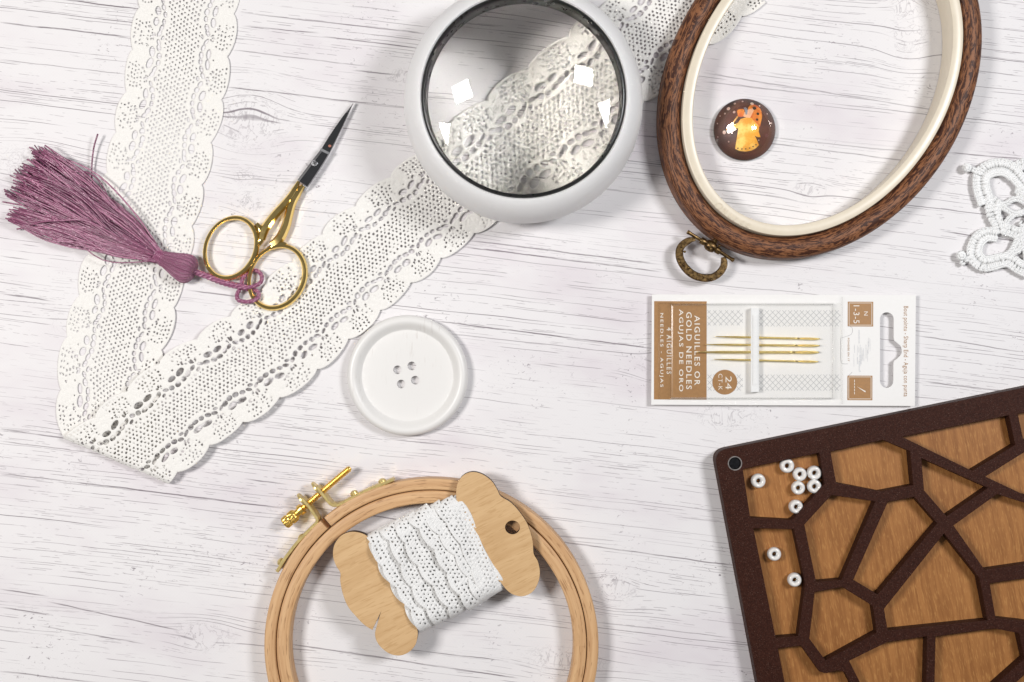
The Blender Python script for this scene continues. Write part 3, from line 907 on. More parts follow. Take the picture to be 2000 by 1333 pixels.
# ------------------------------------------------------------------ tassel
def build_tassel():
    o0 = W(340, 512)
    t = thing('tassel', (o0.x, o0.y, 0), 'dusty mauve silky tassel with twisted cord looped through a scissor ring', 'tassel')
    R = random.Random(11)
    tips = spline([(64, 289), (84, 292), (66, 306), (46, 318), (34, 334), (24, 350), (17, 364), (14, 378), (12, 392), (12, 408), (18, 422), (24, 432)], 100)
    mb = MB(); prof = None
    ax = np.array([-0.86, -0.50]); pr = np.array([0.50, -0.86])       # along the bundle, across it (up)
    clumps = [(R.random(), R.random(), R.gauss(0, 5), R.gauss(0, 6), R.random() ** 2 * .12) for _ in range(34)]
    for i in range(340):
        cf, cl, cb1, cb2, cs = clumps[i % 34] if R.random() < .86 else (R.random(), R.random(), R.gauss(0, 10), R.gauss(0, 12), 0)
        f = min(max(cf + R.gauss(0, .022), 0), .999); tip = tips[min(int(f * 100), 99)] + np.array([R.gauss(0, 5), R.gauss(0, 5)])
        lay = min(max(cl + R.gauss(0, .12), 0), 1)
        tip = tip + (np.array([310, 503]) - tip) * (R.random() ** 3 * 0.10 + cs)
        w0 = (0.5 - f) * 19 + R.gauss(0, 1.6)
        st = np.array([312, 503]) + pr * w0
        zt = 0.0008 + lay * 0.0055; zs = 0.003 + (lay - .5) * 0.0045
        c1 = st * .68 + tip * .32 + pr * (R.gauss(0, 2.5) + cb1 + (0.5 - f) * 7)
        c2 = st * .34 + tip * .66 + pr * (R.gauss(0, 3) + cb2 + (0.5 - f) * 6)
        zm = 0.0035 + lay * 0.006 * (1 - abs(f - .5) * 1.2)
        P = spline([(st[0], st[1], zs + .001), (c1[0], c1[1], zm), (c2[0], c2[1], zm * .8 + .0004), (tip[0], tip[1], zt)], 15)
        mb.tube([W(*p) for p in P], R.uniform(1.15, 1.75) * S, 5)
    for pts in ([(191, 262, .004), (183, 290, .003), (179, 330, .002), (181, 362, .003), (188, 392, .005), (215, 432, .008)],
                [(140, 336, .006), (170, 337, .005), (194, 354, .003), (212, 388, .003), (226, 415, .005), (250, 440, .008)],
                [(33, 448, .002), (52, 444, .003), (80, 434, .007), (120, 431, .010), (170, 432, .0105), (230, 462, .009)],
                [(62, 300, .004), (110, 322, .006), (150, 360, .006), (176, 400, .007), (220, 440, .008)],
                [(40, 428, .002), (90, 440, .002), (140, 462, .002), (210, 488, .003), (290, 512, .004)]):
        mb.tube([W(*p) for p in spline(pts, 26)], 1.7 * S, 6)
    mb.build('fringe', M['tassel'], t, sharp=None)
    # binding round the neck
    mb = MB()
    d = np.array([.87, .50])
    for k in range(6):
        c = np.array([303, 497]) + d * k * 3.6
        pts = []
        for a in range(20):
            an = 2 * pi * a / 20; r = 13.0 - (1.2 if k in (0, 5) else 0)
            q = c + np.array([-d[1], d[0]]) * math.cos(an) * r
            pts.append(W(q[0], q[1], max(0.0008, 0.0042 + math.sin(an) * r * S * 1.05)))
        mb.tube(pts, 2.1 * S, 6, closed=True)
    mb.build('binding', M['cord'], t, sharp=None)
    # head: swollen knot, threads run over it
    mb = MB(); p0 = W(318, 505, .0044); p1 = W(381, 533, .0044)
    ln = (p1 - p0).length
    prof = [(0, -.03), (.0030, -.02), (.0032, .06), (.0041, .25), (.0052, .48), (.0059, .68), (.0057, .82), (.0045, .93), (.0028, .985), (.0012, .95), (.0006, .88)]
    pr_ = spline([(a * 1000, b * 10) for a, b in prof], 34)
    mb.lathe([(max(a / 1000, 0), b / 10 * ln) for a, b in pr_], p0, p1 - p0, seg=176, ridge=lambda a, j: 1 + 0.08 * math.cos(22 * a + j * .10), close_ends=False)
    mb.build('head', M['tassel'], t, sharp=None)
    # twisted cord
    def cord(mbx, pts, r, turns_per_px, plies=3, n=120):
        P = np.array([tuple(W(*p)) for p in spline(pts, n)])
        T = np.gradient(P, axis=0); T /= np.linalg.norm(T, axis=1, keepdims=True)
        sd = np.cross(T, (0, 0, 1)); sd /= np.linalg.norm(sd, axis=1, keepdims=True); up = np.cross(sd, T)
        L = np.concatenate([[0], np.cumsum(np.linalg.norm(np.diff(P, axis=0), axis=1))]) / S
        for k in range(plies):
            a = L * turns_per_px * 2 * pi + 2 * pi * k / plies
            mbx.tube(P + (sd * np.cos(a)[:, None] + up * np.sin(a)[:, None]) * r * .52 * S, r * .58 * S, 7)
    mb = MB()
    cord(mb, [(374, 529, .0044), (400, 538, .0035), (425, 548, .0030), (450, 556, .0030), (484, 563, .0030)], 6.2, 1 / 26., 3)
    cord(mb, [(470, 558, .0028), (476, 541, .0026), (488, 531, .0012), (500, 529, .0012), (510, 537, .0026), (510, 550, .0040), (498, 559, .0046), (482, 562, .0036), (472, 562, .0036)], 4.0, 1 / 19., 3)
    cord(mb, [(468, 566, .0034), (463, 577, .0024), (466, 587, .0022), (480, 590, .0040), (494, 588, .0047), (505, 580, .0036), (503, 570, .0024), (492, 566, .0012), (478, 563, .0012)], 4.0, 1 / 19., 3)
    mb.build('cord', M['cord'], t, sharp=None)


build_tassel()


# ------------------------------------------------------------------ big white button
def build_button():
    z1 = 0.005
    c = W(795.3, 734, z1); C0 = Vector((c.x, c.y, 0))
    k = S * (H - z1) / H; ro = 118.5 * k
    mb = MB()
    zf = 0.0026
    rim = [(ro * .93, .0002), (ro * .98, .0008), (ro, .0022), (ro * .997, .0036), (ro * .975, .0049), (ro * .94, .00565), (ro * .90, .0058), (ro * .865, .0055), (ro * .83, .0047), (ro * .80, .0038), (ro * .775, .0031), (ro * .76, .0027), (ro * .75, zf)]
    mb.lathe([(ro * .74, .0004)] + rim, C0, seg=120, close_ends=False)
    kz = S * (H - zf) / H
    holes = [[(w.x, w.y) for w in WA(circle_px(hx, hy, 8.5, 24), zf)] for hx, hy in ((776.5, 722.8), (804.3, 715.2), (783.6, 750.6), (811, 743))]
    outer = [(C0.x + ro * .751 * math.cos(2 * pi * q / 120), C0.y + ro * .751 * math.sin(2 * pi * q / 120)) for q in range(120)]
    me = curve_mesh([outer] + holes, .0005, zf, 0)
    mb.take(me, smooth=False)
    o = mb.build('button', M['button'], sharp=40)
    tag(o, 'large round white four hole wooden button with a raised rim', 'button')


build_button()


# ------------------------------------------------------------------ oval flexi hoop
def build_oval_hoop():
    zt = 0.0135
    kz = S * (H - zt) / H
    c = W(1606.6, 149.9, zt)
    t = thing('oval_hoop', (c.x, c.y, 0), 'large oval embroidery hoop with brown wood grain outer ring and cream inner ring', 'embroidery hoop')
    rot = math.radians(-58.03)
    mid = lambda off: [Vector((w.x, w.y, 0)) for w in WA(circle_px(1606.6, 149.9, 377 + off, 200, 291.6 + off, rot), zt)]
    # outer ring, rounded top
    path = mid(-21.5)
    hw = 21.5 * kz
    pr = []
    for k in range(13):
        a = pi * k / 12
        pr.append((hw * math.cos(a), 0.0088 + 0.0042 * math.sin(a) ** 0.8))
    prof = [(hw * .96, 0.0015), (hw * .985, 0.005)] + pr + [(-hw * 1.0, 0.005), (-hw * 1.0, 0.0015)]
    mb = MB(); mb.sweep(path, prof, True); mb.build('outer_ring', M['burl'], t, sharp=60)
    # inner ring: flat lip on top, wall tapering to the table
    path = mid(-43.5 - 11)
    a = 10.8 * kz
    # +side is outward or inward depending on travel; make it symmetric enough
    prof = [(a, 0.0008), (a, 0.0132), (a * .9, 0.0140), (a * .55, 0.0143), (-a * .55, 0.0143), (-a * .88, 0.0140), (-a * 1.0, 0.0132), (-a * .8, 0.006), (-a * .7, 0.0003), (a * .8, 0.0003)]
    P = np.array([tuple(p) for p in path])
    if np.cross(P[1] - P[0], (0, 0, 1)).dot(P[0] - np.array([c.x, c.y, 0])) < 0: prof = [(-x, z) for x, z in prof]
    mb = MB(); mb.sweep(path, prof, True)
    # raised maker's mark on the lip
    for ch, (px, py), ang in zip('Nurge', ((1416, 413), (1427.5, 421.5), (1438, 428.5), (1449, 434.5), (1461, 440)), (-39, -35, -31, -27, -24)):
        me = text_mesh(ch, (px - 3.6, py - (6.0 if ch == 'N' else 4.2), px + 3.6, py + (6.6 if ch == 'g' else 4.2)), 0.0, rot=0)
        ctr = W(px, py, 0); q = W(px, py, 0.0143)
        mat = Matrix.Translation((q.x, q.y, 0)) @ Matrix.Rotation(math.radians(ang), 4, 'Z') @ Matrix.Translation((-ctr.x, -ctr.y, 0))
        V0 = [mat @ v.co for v in me.vertices]; F0 = [tuple(p.vertices) for p in me.polygons]
        top = [Vector((v.x, v.y, 0.01455)) for v in V0]
        mb.add(top, F0, 0, None, False)
        be = {}
        for f in F0:
            for i in range(len(f)):
                e_ = (f[i], f[(i + 1) % len(f)]); be[e_] = True
        bnd = [e_ for e_ in be if (e_[1], e_[0]) not in be]
        n = len(top)
        mb.add(top + [Vector((v.x, v.y, 0.0142)) for v in V0], [(e_[0], e_[1], e_[1] + n, e_[0] + n) for e_ in bnd], 0, None, False)
    q = W(1404, 403, 0.0143)
    mb.tube([q + Vector((1.5e-3 * math.cos(x), 1.1e-3 * math.sin(x), 0.0001)) for x in np.linspace(0, 2 * pi, 20)[:-1]], 0.0002, 5, closed=True)
    mb.build('inner_ring', M['cream_plastic'], t, sharp=40)
    # bronze hanger
    zo = lambda pts: zoom(pts, 8.889, 1290, 420)
    mb = MB(); zh = 0.0062
    pth = spline(zo([(600, 420), (500, 445), (400, 505), (335, 600), (335, 740), (400, 880), (510, 1000), (640, 1072), (780, 1098), (910, 1080), (1020, 1010), (1092, 910), (1105, 820), (1090, 735)]), 60)
    sc = np.interp(np.linspace(0, 1, 60), [0, .08, .2, .5, .85, .95, 1], [.55, .95, 1.05, 1.1, 1, .9, .6])
    w_ = 7.0 * S
    mb.sweep(WA(pth, zh), [(-w_, -.0006), (-w_, .0004), (-w_ * .75, .0009), (w_ * .75, .0009), (w_, .0004), (w_, -.0006)], False, scale=[(float(x), 1.0) for x in sc], smooth=False)
    for (x, y) in [(362, 555), (300, 745), (335, 815), (400, 865), (405, 955), (490, 1015), (490, 920), (570, 1070), (655, 1035), (650, 1110), (738, 1085), (820, 1120), (885, 1128), (1060, 1000), (420, 640)]:
        p = zo([(x, y)])[0]
        mb.ball(W(p[0], p[1], zh + .0009), (2.6 if (x + y) % 3 else 3.4) * S)
    mb.build('hanger_loop', M['bronze'], t, sharp=30)
    mb = MB()
    a0, a1 = [Vector(W(*p, zh + .0012)) for p in zo([(465, 292), (1275, 795)])]
    d = a1 - a0; ln = d.length; u = 1 / 953.0 * ln       # zoom units along the axis
    pf = [(0, 0), (32 * u, 0), (36 * u, 14 * u), (36 * u, 40 * u), (31 * u, 52 * u), (31 * u, 272 * u), (56 * u, 272 * u), (60 * u, 282 * u), (60 * u, 352 * u), (54 * u, 364 * u), (54 * u, 376 * u),
          (78 * u, 396 * u), (96 * u, 430 * u), (100 * u, 478 * u), (96 * u, 520 * u), (78 * u, 560 * u), (50 * u, 580 * u), (58 * u, 588 * u), (58 * u, 662 * u), (52 * u, 672 * u), (31 * u, 674 * u),
          (31 * u, 900 * u), (37 * u, 912 * u), (37 * u, 945 * u), (30 * u, 953 * u), (0, 953 * u)]
    mb.lathe(pf, a0, d, seg=32, close_ends=False)
    mb.build('hinge_pin', M['bronze'], t, sharp=30)
    mb = MB()
    b0 = W(*zo([(900, 520)])[0], zh + .0008); b1 = W(*zo([(990, 385)])[0], zh + .0008)
    dd = b1 - b0; l = dd.length
    mb.lathe([(0, 0), (.0011, 0), (.0011, l * .6), (.0019, l * .62), (.0022, l * .7), (.0022, l * .86), (.0016, l * .95), (.0016, l * 1.5), (0, l * 1.5)], b0, dd, seg=24, close_ends=False)
    for (x, y) in ((1020, 540), (880, 590)):
        p = zo([(x, y)])[0]; mb.ball(W(p[0], p[1], zh + (.0012 if x > 1000 else .0032)), 3.0 * S)
    mb.build('hanger_stud', M['bronze'], t, sharp=30)


build_oval_hoop()


# ------------------------------------------------------------------ glass cabochon with painted angel
def build_cabochon():
    zo = lambda pts: zoom(pts, 9.193, 1380, 180)
    c = W(1455.5, 252.5, .0035); C0 = Vector((c.x, c.y, 0)); ro = 60.5 * S * (H - .0035) / H
    t = thing('cabochon', (c.x, c.y, 0), 'domed glass cabochon with a painted golden angel on dark brown', 'cabochon')
    mb = MB(); mb.lathe([(0, .0002), (ro * .96, .0002), (ro * .99, .0006), (ro * .99, .0011), (0, .0011)], C0, seg=72, close_ends=False); 
    mb.build('base', M['black_plastic'], t)
    mats = [plain('brown_paint', (0.085, 0.022, 0.012), .5, 0, .35, 150), None, None, plain('cream_dots', (0.78, 0.62, 0.52), .5), plain('dark_dots', (0.03, 0.008, 0.004), .5),
            plain('blue_grey_paint', (0.22, 0.27, 0.33), .5), plain('pink_paint', (0.72, 0.42, 0.26), .5), plain('plum_dot', (.16, .05, .05), .5)]

    def wash(name, a, b, sc):
        g = G(name); n = g.noise(g.coord(), sc, 3, .6); c_ = g.mix(g.rng(n, .35, .65), a, b); g.bsdf(Base_Color=c_, Roughness=.5); return g.mat
    mats[1] = wash('yellow_watercolour', (0.88, 0.60, 0.16), (0.72, 0.33, 0.02), 260)
    mats[2] = wash('orange_watercolour', (0.78, 0.30, 0.03), (0.60, 0.10, 0.01), 260)
    shrink = 0.86; ctr = np.array([677, 680.])
    lay = [0]

    def art(pts, mi, smooth_n=0):
        lay[0] += 1
        z = .0012 + lay[0] * 0.000012
        P = np.array([p[:2] for p in pts], float)
        if smooth_n: P = spline([tuple(p) for p in P], smooth_n, True)
        P = (P - ctr) * shrink + ctr
        me = curve_mesh([pxy(zo([tuple(p) for p in P]), z)], z, z, 0)
        mb.take(me, mi, smooth=False)
    mb = MB()
    q = [(C0.x + ro * .975 * math.cos(2 * pi * k / 72), C0.y + ro * .975 * math.sin(2 * pi * k / 72), .0012) for k in range(72)]
    mb.poly(q, 0)
    art([(735, 320), (752, 265), (800, 222), (850, 210), (915, 235), (968, 300), (988, 380), (985, 470), (962, 560), (940, 640), (870, 640), (770, 560), (720, 470), (726, 400)], 2, 60)
    art([(560, 560), (600, 500), (700, 470), (790, 480), (845, 540), (840, 640), (822, 700), (850, 790), (900, 880), (942, 970), (880, 1035), (800, 1075), (700, 1095), (590, 1085), (497, 1045), (515, 930), (535, 820), (556, 690)], 1)
    art([(790, 520), (850, 545), (915, 610), (930, 660), (922, 720), (962, 824), (900, 818), (845, 790), (815, 720), (800, 640)], 1)
    art([(570, 560), (520, 580), (455, 590), (425, 620), (415, 668), (470, 682), (560, 655)], 1)
    art([(540, 440), (560, 455), (450, 600), (428, 640), (414, 742), (370, 730), (326, 682), (395, 640)], 1)
    art([(535, 345), (560, 318), (640, 308), (668, 340), (668, 400), (650, 450), (560, 450), (545, 400)], 2, 40)
    art([(560, 470), (590, 465), (600, 490), (560, 545), (480, 585), (470, 575), (540, 520)], 0)
    art([(665, 380), (720, 330), (830, 290), (845, 330), (770, 478), (700, 470), (650, 455)], 6)
    art([(655, 285), (690, 272), (720, 300), (728, 350), (716, 420), (690, 420), (680, 350)], 5)
    for (x, y, r, mi) in [(855, 290, 36, 4), (912, 400, 27, 4), (895, 508, 23, 4), (550, 1033, 15, 4), (625, 1046, 14, 4), (697, 1044, 14, 4), (768, 1029, 14, 4), (832, 1000, 14, 4), (884, 965, 14, 4),
                          (365, 278, 36, 3), (300, 375, 18, 3), (480, 360, 24, 3), (292, 736, 36, 3), (486, 176, 22, 3), (820, 188, 34, 3), (966, 224, 18, 3), (374, 912, 15, 3), (1110, 382, 13, 3), (1192, 560, 18, 3),
                          (1086, 798, 32, 7), (935, 880, 10, 3), (195, 412, 14, 3), (140, 560, 15, 3), (146, 826, 13, 3), (638, 130, 18, 3)]:
        art(circle_px(x, y, r, 20), mi)
    mb.build('painted_picture', mats, t, sharp=None)
    # glass dome
    prof = []
    hgt = .0066; Rr = (ro * ro + hgt * hgt) / (2 * hgt)
    prof.append((0, .0016)); prof.append((ro * .985, .0016)); prof.append((ro, .0021))
    for k in range(1, 30):
        r = ro * math.cos(0.5 * pi * k / 29)
        prof.append((max(r, 0), .0022 + math.sqrt(max(Rr * Rr - r * r, 0)) - (Rr - hgt)))
    prof[-1] = (0, prof[-1][1])
    mb = MB(); mb.lathe(prof, C0, seg=96, close_ends=False); mb.build('glass_dome', M['dome_glass'], t, sharp=50)


build_cabochon()


# ------------------------------------------------------------------ crochet motif
def build_crochet():
    zo = lambda pts: zoom(pts, 5.125, 1840, 290)
    R = random.Random(5)
    mb = MB()
    tap = [.45, .85, 1, 1, .85, .45]

    def stub(a, b, r, lift):
        a = np.array(a); b = np.array(b)
        P = [a + (b - a) * f + np.array([0, 0, lift * math.sin(pi * f)]) for f in np.linspace(0, 1, 6)]
        mb.tube([W(p[0], p[1], max(p[2], .0003)) for p in P], r * 1.12 * S, 6, scale=tap)

    def frame(pts, sp):
        P = spline(pts, 200); d = np.concatenate([[0], np.cumsum(np.linalg.norm(np.diff(P, axis=0), axis=1))])
        n = max(int(d[-1] / sp), 2); q = np.linspace(0, d[-1], n)
        X = np.stack([np.interp(q, d, P[:, k]) for k in range(2)], 1)
        T = np.gradient(X, axis=0); T /= np.linalg.norm(T, axis=1, keepdims=True)
        return X, T, np.stack([-T[:, 1], T[:, 0]], 1)

    def chain(pts, z=.0016, r=2.6, w_=3.2, sp=5.4):
        X, T, N = frame(zo(pts), sp)
        for p, t_, n_ in zip(X, T, N):
            for s_ in (-1, 1):
                a = p - t_ * 4.4 + n_ * s_ * w_ * .25; b = p + t_ * 4.6 + n_ * s_ * w_ * .9
                stub((a[0], a[1], z + .0003), (b[0], b[1], z - .0001), r * R.uniform(.9, 1.1), .0006)

    def band(pts, half, z=.0012, sp=5.6):
        """a row of treble stitches between two chain edges"""
        X, T, N = frame(zo(pts), sp)
        e_ = [(math.cos(2 * pi * q / 10), .28 * math.sin(2 * pi * q / 10)) for q in range(10)]
        hs_ = [(half(i / (len(X) - 1)) if callable(half) else half) / 5.125 * S * 1.06 for i in range(len(X))]
        mb.sweep([W(p[0], p[1], .0011) for p in X], e_, False, scale=[(h_, .0026) for h_ in hs_])
        for i, (p, t_, n_) in enumerate(zip(X, T, N)):
            hh = half(i / (len(X) - 1)) if callable(half) else half
            hh /= 4.8
            for k in range(2):
                a = p - n_ * hh + t_ * R.uniform(-2.2, 2.2) - t_ * 1.8 * (k * 2 - 1); b = p + n_ * hh * .95 + t_ * R.uniform(-2.2, 2.2) + t_ * 1.8 * (k * 2 - 1)
                m_ = (a + b) / 2 + t_ * R.uniform(-1, 1)
                stub((a[0], a[1], z + k * .0004), (m_[0], m_[1], z + .0003 + k * .0006), R.uniform(2.6, 3.5), .0007)
                stub((m_[0], m_[1], z + .0003 + k * .0004), (b[0], b[1], z + k * .0004), R.uniform(2.6, 3.5), .0007)
        for s_ in (-1, 1):
            for i, (p, t_, n_) in enumerate(zip(X, T, N)):
                hh = (half(i / (len(X) - 1)) if callable(half) else half) / 5.125
                q = p + n_ * s_ * hh
                for k in (-1, 1):
                    a = q - t_ * 4 + n_ * k * 1.0; b = q + t_ * 4 + n_ * k * 2.6
                    stub((a[0], a[1], z + .0008), (b[0], b[1], z + .0004), R.uniform(2.3, 3.1), .0006)

    def knob(x, y, r=40):
        p = zo([(x, y)])[0]
        for k in range(9):
            a = k * 2 * pi / 9 + .3; rr = r / 5.125 * .78
            q0 = (p[0] + math.cos(a) * rr, p[1] + math.sin(a) * rr, .0016); q1 = (p[0] + math.cos(a + 1.2) * rr, p[1] + math.sin(a + 1.2) * rr, .0024)
            stub(q0, q1, 4.2, .0010)
        stub((p[0] - 3, p[1] - 2, .002), (p[0] + 3, p[1] + 2, .0026), 5.0, .0014)
    # upper petal
    band([(440, 540), (400, 420), (390, 320), (420, 245), (500, 200), (600, 190), (690, 225), (760, 300), (830, 380)], lambda f: 68 if f < .8 else 56, sp=5.2)
    knob(248, 195); chain([(270, 200), (340, 225), (400, 240)], r=3.0, w_=4.5)
    band([(440, 500), (520, 545), (560, 590)], 40)
    # link down to the lower petal
    band([(510, 590), (520, 680), (560, 760), (575, 830)], lambda f: 62 - 30 * f)
    # lower petal
    band([(540, 870), (450, 860), (370, 910), (330, 990), (330, 1080), (400, 1150), (490, 1150), (600, 1120)], lambda f: 62 - 20 * abs(f - .6), sp=5.2)
    knob(190, 1075, 44); chain([(200, 1150), (235, 1120), (290, 1090)], r=3.0, w_=4.5)
    band([(620, 1110), (690, 1130), (760, 1180), (860, 1230)], 52)
    # chain arches
    chain([(560, 560), (640, 555), (700, 515), (770, 515), (850, 560)], r=3.1, w_=4.6)
    chain([(570, 575), (640, 610), (700, 650), (780, 655), (860, 610)], r=3.1, w_=4.6)
    chain([(640, 800), (650, 735), (720, 665), (800, 640), (860, 640)], r=3.1, w_=4.8)
    band([(630, 810), (700, 830), (760, 850), (850, 850)], 40)
    chain([(790, 760), (850, 720)], r=3.2, w_=5)
    chain([(760, 890), (735, 950), (690, 1030), (620, 1080)], r=3.2, w_=5)
    chain([(760, 900), (790, 960), (770, 1020), (700, 1050)], r=3.1, w_=4.5)
    chain([(860, 400), (770, 400), (750, 430), (780, 470), (860, 480)], r=3.1, w_=4.5)
    band([(740, 190), (800, 160), (880, 170)], 36)
    band([(860, 380), (930, 520), (930, 700), (880, 860), (900, 1050), (930, 1250)], 70)
    o = mb.build('crochet_motif', M['crochet'], sharp=None)
    tag(o, 'white crocheted cotton motif with open petals at the edge of the boards', 'crochet motif')


build_crochet()


# ------------------------------------------------------------------ card of needles
def build_needle_card():
    zb, zc = 0.0022, 0.0028
    c = W(1530, 684)
    t = thing('needle_card', (c.x, c.y, 0), 'white and tan retail card with clear blister and hang hole', 'needle card')
    out = [(1273.5, 575.5), (1789, 577), (1787, 793.5), (1272, 791)]
    slot = []
    for k in range(13): a = pi + pi * k / 12; slot.append((1732.2 + 13.4 * math.cos(a), 624 + 13.5 * math.sin(a)))
    slot += [(1745.6, 660), (1747, 666), (1751, 669)]
    for k in range(11): a = math.radians(-60 + 120 * k / 10); slot.append((1749 + 12.5 * math.cos(a), 685.5 + 14.5 * math.sin(a)))
    slot += [(1751, 702), (1746.5, 705), (1745, 711)]
    for k in range(13): a = pi * k / 12; slot.append((1731.8 + 13.0 * math.cos(a), 744.5 + 13.5 * math.sin(a)))
    me = curve_mesh([pxy(out, zc), pxy(slot, zc)], zb, zc, 0.00005, 1)
    mb = MB(); mb.take(me, smooth=False); mb.build('card', M['card'], t, sharp=30)
    z1 = zc + .00006; z2 = zc + .00012
    def part(name, mat_, *polys):
        m_ = MB()
        for p_, z_ in polys: m_.poly(WA(p_, z_))
        return m_.build(name, mat_, t, sharp=None)
    mb = MB()
    mb.poly(WA([(1277.6, 588.6), (1380.3, 589), (1380, 781), (1277.2, 780.6)], z1))
    mb.build('tan_panel', M['kraft'], t, sharp=None)
    part('tan_disc', M['kraft'], (circle_px(1415.6, 746.9, 24.3, 48), z1 + .00004))
    part('tan_square', M['kraft'], ([(1655.8, 589.6), (1705.6, 589.8), (1705.4, 638.3), (1655.6, 638)], z1))
    part('tan_square', M['kraft'], ([(1655.2, 734), (1704, 734.2), (1703.8, 782.3), (1655, 782)], z1))
    for body, r, sp in [('AIGUILLES OR', (1356.3, 616.6, 1367.2, 753), 1.25), ('GOLD NEEDLES', (1340.2, 610, 1351, 760.7), 1.25), ('AGUJAS DE ORO', (1323.8, 604.5, 1334.6, 765), 1.25),
                        ('4 AIGUILLES', (1302, 640, 1311.4, 731), 1.35), ('NEEDLES - AGUJAS', (1287.8, 612, 1295.6, 756.5), 1.35),
                        ('24', (1417.2, 735.6, 1429, 760.7), 1.0), ('CT-K', (1403, 730.5, 1411, 762.4), 1.2), ('1-3-5', (1667, 597, 1678.6, 632), 1.1), ('N', (1687.6, 609, 1695, 616.6), 1)]:
        mb = MB(); mb.take(text_mesh(body, r, z2, spacing=sp, bold=0.012 if len(body) > 5 else 0), smooth=False); mb.build('lettering', M['ink_white'], t, sharp=None)
    w_ = 0.45

    def line(a, b, wd=w_, mbx=None, z=z2):
        mbx = mbx or mb
        a = np.array(a, float); b = np.array(b, float); d = (b - a) / np.linalg.norm(b - a); n = np.array([-d[1], d[0]]) * wd
        mbx.poly(WA([tuple(a + n), tuple(b + n), tuple(b - n), tuple(a - n)], z))
    mb = MB()
    for (x0, y0, x1, y1) in ((1658.4, 592.2, 1702.8, 635.5), (1657.8, 736.6, 1701.3, 779.6)):
        line((x0, y0), (x1, y0)); line((x1, y0 + .9), (x1, y1 - .9)); line((x1, y1), (x0, y1)); line((x0, y1 - .9), (x0, y0 + .9))
        mb.build('square_border', M['ink_white'], t, sharp=None); mb = MB()
    mb.poly(WA([(1674, 755.6), (1690.8, 764.4), (1690, 767)], z2))
    for k in range(5): line((1669, 742 + k * 6.0), (1669, 746.6 + k * 6.0), .55)
    mb.build('needle_icon', M['ink_white'], t, sharp=None)
    mb = MB()
    mb.take(text_mesh('Bout pointu - Sharp End - Aguja con punta', (1762.5, 598.5, 1774, 775), z2, spacing=1.05), smooth=False)
    mb.build('lettering', M['kraft'], t, 'small tan lettering along the hang hole end', sharp=None); mb = MB()
    mb.take(text_mesh('FONDÉE EN 17', (1655.6, 660.6, 1659.8, 706), z2, spacing=1.2, bold=.01), smooth=False)
    mb.build('lettering', M['kraft'], t, 'tiny tan lettering under the tab cut', sharp=None)
    # grey lattice print
    mb = MB(); zl = z1
    for (x0, y0, x1, y1) in ((1382, 606.6, 1451, 636), (1482.5, 606.6, 1641.5, 638), (1382, 732, 1451, 763.5), (1482.5, 732, 1641.5, 763.5)):
        hgt = y1 - y0; p = 11.4; mb = MB()
        k = -int(hgt / p) - 1
        for sgn in (0, 1):
            s0 = x0 - hgt + (p - ((-hgt) % p))
            x = x0 - 3 * p
            while x < x1:
                a = [x, y0]; b = [x + hgt * .97, y1]
                # clip to the panel
                if a[0] < x0: a = [x0, y0 + (x0 - x) / .97]
                if b[0] > x1: b = [x1, y0 + (x1 - x) / .97]
                if b[0] - a[0] > 1:
                    if sgn: a[1], b[1] = y0 + y1 - a[1], y0 + y1 - b[1]
                    line(a, b, .48, mb, zl + sgn * .00002)
                x += p
        mb.build('lattice_print', M['ink_grey'], t, sharp=None)
    mb = MB(); R = random.Random(4)
    for k in range(26):
        x = R.gauss(1684, 9); y = R.gauss(686, 14); l = R.uniform(4, 14)
        if not (1666 < x < 1712): continue
        line((x, y - l), (x + R.uniform(-.5, .5), y + l), R.uniform(.3, 1.0), mb, z1 + k * 1e-6)
    mb.poly(WA(circle_px(1679.5, 725.5, 1.8, 9), z1)); mb.build('rubbed_print', M['ink_rub'], t, sharp=None)
    # die-cut tab lines
    mb = MB()
    for pts in ([(1656, 637), (1664, 640), (1664.5, 650), (1660, 655), (1645, 660), (1642, 664), (1642.5, 706), (1648, 711), (1656, 711)], [(1655, 735), (1661, 731), (1664, 727)]):
        mb.tube(WA(spline(pts, 24), z1), .00009, 4)
    mb.build('tab_cut', M['ink_grey'], t, sharp=None)
    # foam bar
    mb = MB(); zf = zc + .0030
    mb.solid(WA([(1466.8, 602), (1482.6, 602.4), (1482.4, 766), (1466.6, 766.5)], zf), WA([(1466.8, 602), (1482.6, 602.4), (1482.4, 766), (1466.6, 766.5)], zc + .0001))
    mb.solid(WA([(1471, 615), (1480, 615), (1480, 752), (1471, 752)], zf + .0005), WA([(1471, 615), (1480, 615), (1480, 752), (1471, 752)], zf - .0001))
    mb.build('foam_bar', M['foam'], t, sharp=None)
    # clear blister: box walls, top and flange
    mb = MB()

    def ring(a, b):
        return [(i, (i + 1) % 4, 4 + (i + 1) % 4, 4 + i) for i in range(4)]

    def loop(levels):
        for (r0, za), (r1, zb_) in zip(levels[:-1], levels[1:]):
            q = lambda r, z: WA([(r[0], r[1]), (r[2], r[1]), (r[2], r[3]), (r[0], r[3])], z)
            mb.add(q(r0, za) + q(r1, zb_), ring(0, 0), 0, None, False)
    zt = zc + .0042
    B = (1312, 597, 1624, 776)
    rr = lambda d: (B[0] + d, B[1] + d, B[2] - d, B[3] - d)
    loop([((1287, 592, 1645, 781), zc + .0002), (rr(-5), zc + .0003), (rr(-3.4), zc + .0010), (rr(-1.5), zt - .0009), (rr(-.4), zt - .0002), (rr(2.2), zt)])
    r = rr(2.2); mb.poly(WA([(r[0], r[1]), (r[2], r[1]), (r[2], r[3]), (r[0], r[3])], zt))
    mb.build('blister', M['film'], t, sharp=None)
    mb = MB()
